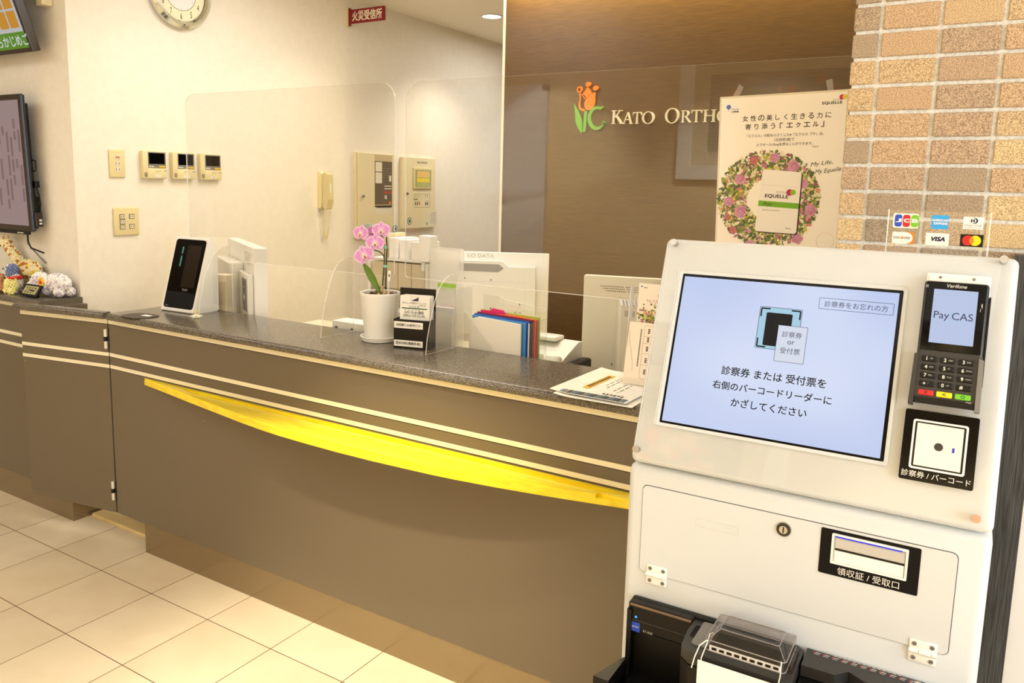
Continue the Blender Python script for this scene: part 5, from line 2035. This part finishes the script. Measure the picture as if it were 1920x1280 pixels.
for i, (nm, c_, lb, x1, z1) in enumerate(FOLD):
    y = .4870 + i * .0095
    g = G(frontF(0, y))
    fm = M('folder_' + nm.replace(' ', '_'), c_, .3)
    x0 = 1.900
    if nm == 'white':
        P = [(1.895, ZD), (x1 - .004, ZD), (x1 - .006, z1 - .008), (1.930, z1), (1.895, z1 - .01)]
    elif nm == 'pink':
        P = [(x0, ZD), (x1, ZD), (x1, z1 - .022), (1.995, z1 - .014), (1.985, z1 - .004), (1.945, z1), (1.935, z1 - .010), (x0, z1 - .010)]
    elif nm == 'orange':
        P = [(x0, ZD), (x1, ZD), (x1, z1 - .014), (2.045, z1 - .008), (x0, z1 - .012)]
    else:
        P = [(x0, ZD), (x1, ZD), (x1, z1 - .012), (x0, z1 - .006)]
    g.prism(P, -.006, 0, fm)
    tag(g.build('document_folder'), lb, 'folder', 'folders in the clear file stand')

# label printer
lp = thing('label_printer', 'white desktop label printer with open rounded lids, between the two monitors', 'printer', (2.04, .70, ZD))
prof = [(.615, ZD), (.615, .850), (.63, .878), (.66, .892), (.76, .930), (.79, .930), (.79, ZD)]
G(Fr((0, 0, 0), Y3, Z3, X3)).prism(prof, 1.930, 2.150, white_m).build('printer_body', lp, smooth=True)
G(Fr((0, .628, .862), X3, Vector((0, .45, .89)).normalized(), Vector((0, -.89, .45)).normalized())).box(1.935, 2.085, -.010, .044, -.006, .016, white_g, .008, 3).build('front_lid', lp, smooth=True)
G(Fr((0, .628, .862), X3, Vector((0, .55, .83)).normalized(), Vector((0, -.83, .55)).normalized())).box(2.095, 2.150, -.05, .045, -.010, .022, white_m, .012, 3).build('side_cover', lp, smooth=True)
G().box(1.985, 2.085, .72, .785, .9305, .946, white_g, .006, 3).build('top_latch', lp, smooth=True)
G().box(2.152, 2.190, .66, .79, ZD, .880, black_p, .01).build('ribbon_unit', lp)

# ------------------------------------------------------------------ beaded animals and clock on the left counter
BM = {}


def bead(n_, c_):
    if n_ not in BM:
        BM[n_] = M('bead_' + n_, c_, .15)
    return BM[n_]


CRM, WHT, LIL, AMB, YEL, BLU, RED_, BLK, PYL, BRW = (bead(*q_) for q_ in (('cream', (236, 224, 176)), ('clear_white', (244, 238, 232)), ('lilac', (206, 190, 204)), ('amber', (190, 110, 40)), ('yellow', (244, 208, 30)),
                                                                        ('blue', (120, 136, 176)), ('red', (206, 40, 34)), ('black', (20, 18, 18)), ('pale_yellow', (238, 230, 150)), ('tan', (206, 150, 100))))
rnd = random.Random(21)


def blob(g, c, rad, colour, r=.0072, n=None):
    n = n or int(4 * math.pi * ((rad[0] * rad[1]) ** 1.6 + (rad[0] * rad[2]) ** 1.6 + (rad[1] * rad[2]) ** 1.6) ** (1 / 1.6) / 1.44 / (3.0 * r * r))
    g.ball(c, .86, colour(Vector((0, 0, 1))), 2, rad)
    for i in range(n):
        z = 1 - 2 * (i + .5) / n
        t = i * 2.39996
        q = math.sqrt(1 - z * z)
        d = Vector((q * math.cos(t), q * math.sin(t), z))
        g.ball((c[0] + d.x * rad[0], c[1] + d.y * rad[1], c[2] + d.z * rad[2]), r * rnd.uniform(.85, 1.1), colour(d), 1)


zt = .9285
t = thing('beaded_giraffe', 'cream beaded giraffe with amber patches and a long upright neck', 'figurine', (-.36, .29, zt), 'beaded animals on the left counter')
gir = lambda d: AMB if rnd.random() < .16 else (YEL if rnd.random() < .10 else CRM)
g = G()
blob(g, (-.335, .292, 1.022), (.082, .030, .036), gir)
for k_ in range(6):
    f = k_ / 5
    blob(g, (-.408 - .075 * f, .290 - .01 * f, 1.040 + .082 * f), (.021 - .004 * f, .020 - .004 * f, .022), gir)
for x in (-.395, -.375, -.285, -.27):
    blob(g, (x, .292 + (.012 if x in (-.375, -.27) else -.012), .962), (.013, .013, .034), gir)
g.build('body', t, smooth=True)
g = G()
blob(g, (-.496, .276, 1.128), (.026, .016, .017), lambda d: CRM)
for y in (.266, .286):
    g.tube([(-.488, y, 1.14), (-.484, y, 1.158)], .003, AMB, 6)
g.ball((-.514, .262, 1.130), .004, BLK, 1)
g.ball((-.505, .260, 1.114), .004, BLK, 1)
g.build('head', t, smooth=True)
t.location.z += .0075
t = thing('beaded_elephant', 'clear and lilac beaded elephant with a yellow flower on its ear', 'figurine', (-.13, .265, zt), 'beaded animals on the left counter')
ele = lambda d: LIL if rnd.random() < .28 else WHT
g = G()
blob(g, (-.088, .278, .978), (.072, .036, .038), ele)
for x, y in ((-.135, .258), (-.130, .300), (-.045, .258), (-.040, .300)):
    blob(g, (x, y, .944), (.021, .017, .0155), lambda d: LIL if d.z < -.4 else ele(d))
g.build('body', t, smooth=True)
g = G()
blob(g, (-.172, .252, .985), (.038, .032, .034), ele)
for k_ in range(6):
    f = k_ / 5
    blob(g, (-.205 - .030 * math.sin(f * 2.0), .240 - .01 * f, .975 - .034 * f), (.012, .012, .012), lambda d: WHT, .005)
g.ball((-.192, .221, .998), .005, BLK, 1)
g.ball((-.205, .232, 1.000), .005, BLK, 1)
g.tube([(-.190, .219, .994), (-.180, .217, .984), (-.165, .218, .982)], .003, LIL, 6)
g.build('head', t, smooth=True)
g = G()
blob(g, (-.128, .238, .985), (.026, .010, .030), lambda d: WHT)
for i in range(10):
    a_ = i * PI2 / 10
    g.ball((-.120 + .015 * math.cos(a_), .226, .984 + .015 * math.sin(a_)), .0066, YEL if i % 2 else bead('orange', (240, 160, 60)), 1)
g.ball((-.120, .223, .984), .007, RED_, 1)
g.build('ear', t, smooth=True)
t.location.z += .0075
t = thing('beaded_dog', 'white beaded dog with a blue ear patch and black nose, behind the pale yellow figure', 'figurine', (-.39, .25, zt), 'beaded animals on the left counter')
g = G()
blob(g, (-.345, .236, .972), (.030, .024, .034), lambda d: WHT)
blob(g, (-.362, .232, 1.022), (.026, .022, .027), lambda d: BLU if d.x > -.2 else WHT)
blob(g, (-.392, .226, 1.014), (.022, .014, .015), lambda d: WHT, .005)
blob(g, (-.335, .236, .994), (.026, .022, .007), lambda d: RED_, .005)
for y in (.224, .250):
    blob(g, (-.350, y, .944), (.013, .011, .0075), lambda d: WHT, .005)
g.build('body', t, smooth=True)
g = G()
g.ball((-.414, .222, 1.026), .006, BLK, 1)
g.ball((-.377, .210, 1.026), .005, BLK, 1)
g.tube([(-.412, .218, 1.012), (-.402, .214, 1.000), (-.392, .213, .998)], .0024, BLK, 6)
g.build('face', t)
t = thing('beaded_figure', 'pale yellow beaded figure with a red cap, left of the small digital clock', 'figurine', (-.31, .205, zt), 'beaded animals on the left counter')
g = G()
blob(g, (-.303, .196, .968), (.028, .022, .030), lambda d: PYL)
blob(g, (-.322, .188, .943), (.013, .013, .012), lambda d: PYL)
blob(g, (-.286, .188, .943), (.013, .013, .012), lambda d: PYL)
g.build('body', t, smooth=True)
g = G()
for i in range(9):
    g.ball((-.296 + .006 * i - .012, .186, .999 + .002 * (i % 2)), .005, RED_, 1)
g.ball((-.317, .178, .998), .005, BLK, 1)
g.build('cap', t)
t = thing('beaded_bear', 'tan beaded bear figure at the far left edge of the picture', 'figurine', (-.39, .20, zt), 'beaded animals on the left counter')
g = G()
blob(g, (-.402, .196, .956), (.026, .022, .026), lambda d: BRW)
blob(g, (-.390, .190, .994), (.016, .015, .015), lambda d: BRW)
blob(g, (-.376, .184, .950), (.018, .012, .012), lambda d: BRW)
g.build('body', t, smooth=True)
t = thing('digital_clock', 'small black digital clock leaning back in front of the beaded animals', 'clock', (-.15, .20, zt))
ck = Vector((1, .02, 0)).normalized()
cku = Vector((0, .55, .83)).normalized()
CK = Fr((-.220, .186, zt + .006), ck, cku, ck.cross(cku))
G(CK).box(0, .118, 0, .054, -.010, 0, black_p, .002).build('clock_case', t)
g = G(CK)
g.rect(.010, .108, .009, .046, .0004, M('lcd_grey_green', (176, 172, 120), .3))
g.build('display', t)
g = G(CK)
g.text("22'57", .059, .0275, ink, .0008, w=.074, ht=.026, al='c')
g.build('digits', t)
G().box(-.185, -.120, .193, .218, zt, zt + .008, black_p, .002).box(-.17, -.13, .200, .210, zt + .006, zt + .030, black_p).build('clock_stand', t)

# ------------------------------------------------------------------ opposite side of the lobby (seen mirrored in the acrylic)
t = thing('framed_picture', 'large framed flower picture on the opposite lobby wall, mirrored in the acrylic', 'picture', (1.95, -3.2, 1.5))
OF = Fr((0, -3.199, 0), -X3, Z3, Y3)
g = G(OF)
g.rprism(G.rr(-2.66, -1.25, 1.52, 2.44, .004), G.rr(-2.56, -1.35, 1.62, 2.34, .004), .001, .045, M('pale_gilt_frame', (252, 244, 220), .4))
g.build('frame', t)
g = G(OF)
g.rect(-2.56, -1.35, 1.62, 2.34, .012, M('picture_mount', (204, 186, 146), .7))
g.rect(-2.44, -1.47, 1.72, 2.26, .014, M('picture_ground', (128, 122, 96), .7))
rnd = random.Random(9)
pm = [M('pic_%d' % i, c_, .7) for i, c_ in enumerate(((176, 98, 60), (150, 80, 66), (94, 96, 60), (120, 116, 80), (190, 150, 110)))]
for i in range(90):
    g.disc(rnd.uniform(-2.3, -1.6), rnd.gauss(1.95, .10), rnd.uniform(.02, .05), .0145 + i * 1e-5, rnd.choice(pm), 9)
g.build('picture_print', t)
t = thing('sliding_door', 'pale sliding door on the opposite lobby wall, mirrored beside the brown partition', 'door', (-.45, -3.2, 0))
g = G(OF)
g.box(-.10, 1.05, 0, 2.2, .001, .03, M('pale_door_leaf', (238, 236, 226), .5))
g.build('door_leaf', t)
g = G(OF)
g.box(-.15, -.10, 0, 2.25, .001, .04, white_m).box(1.05, 1.10, 0, 2.25, .001, .04, white_m).box(-.15, 1.10, 2.2, 2.25, .001, .04, white_m)
g.build('door_frame', t)
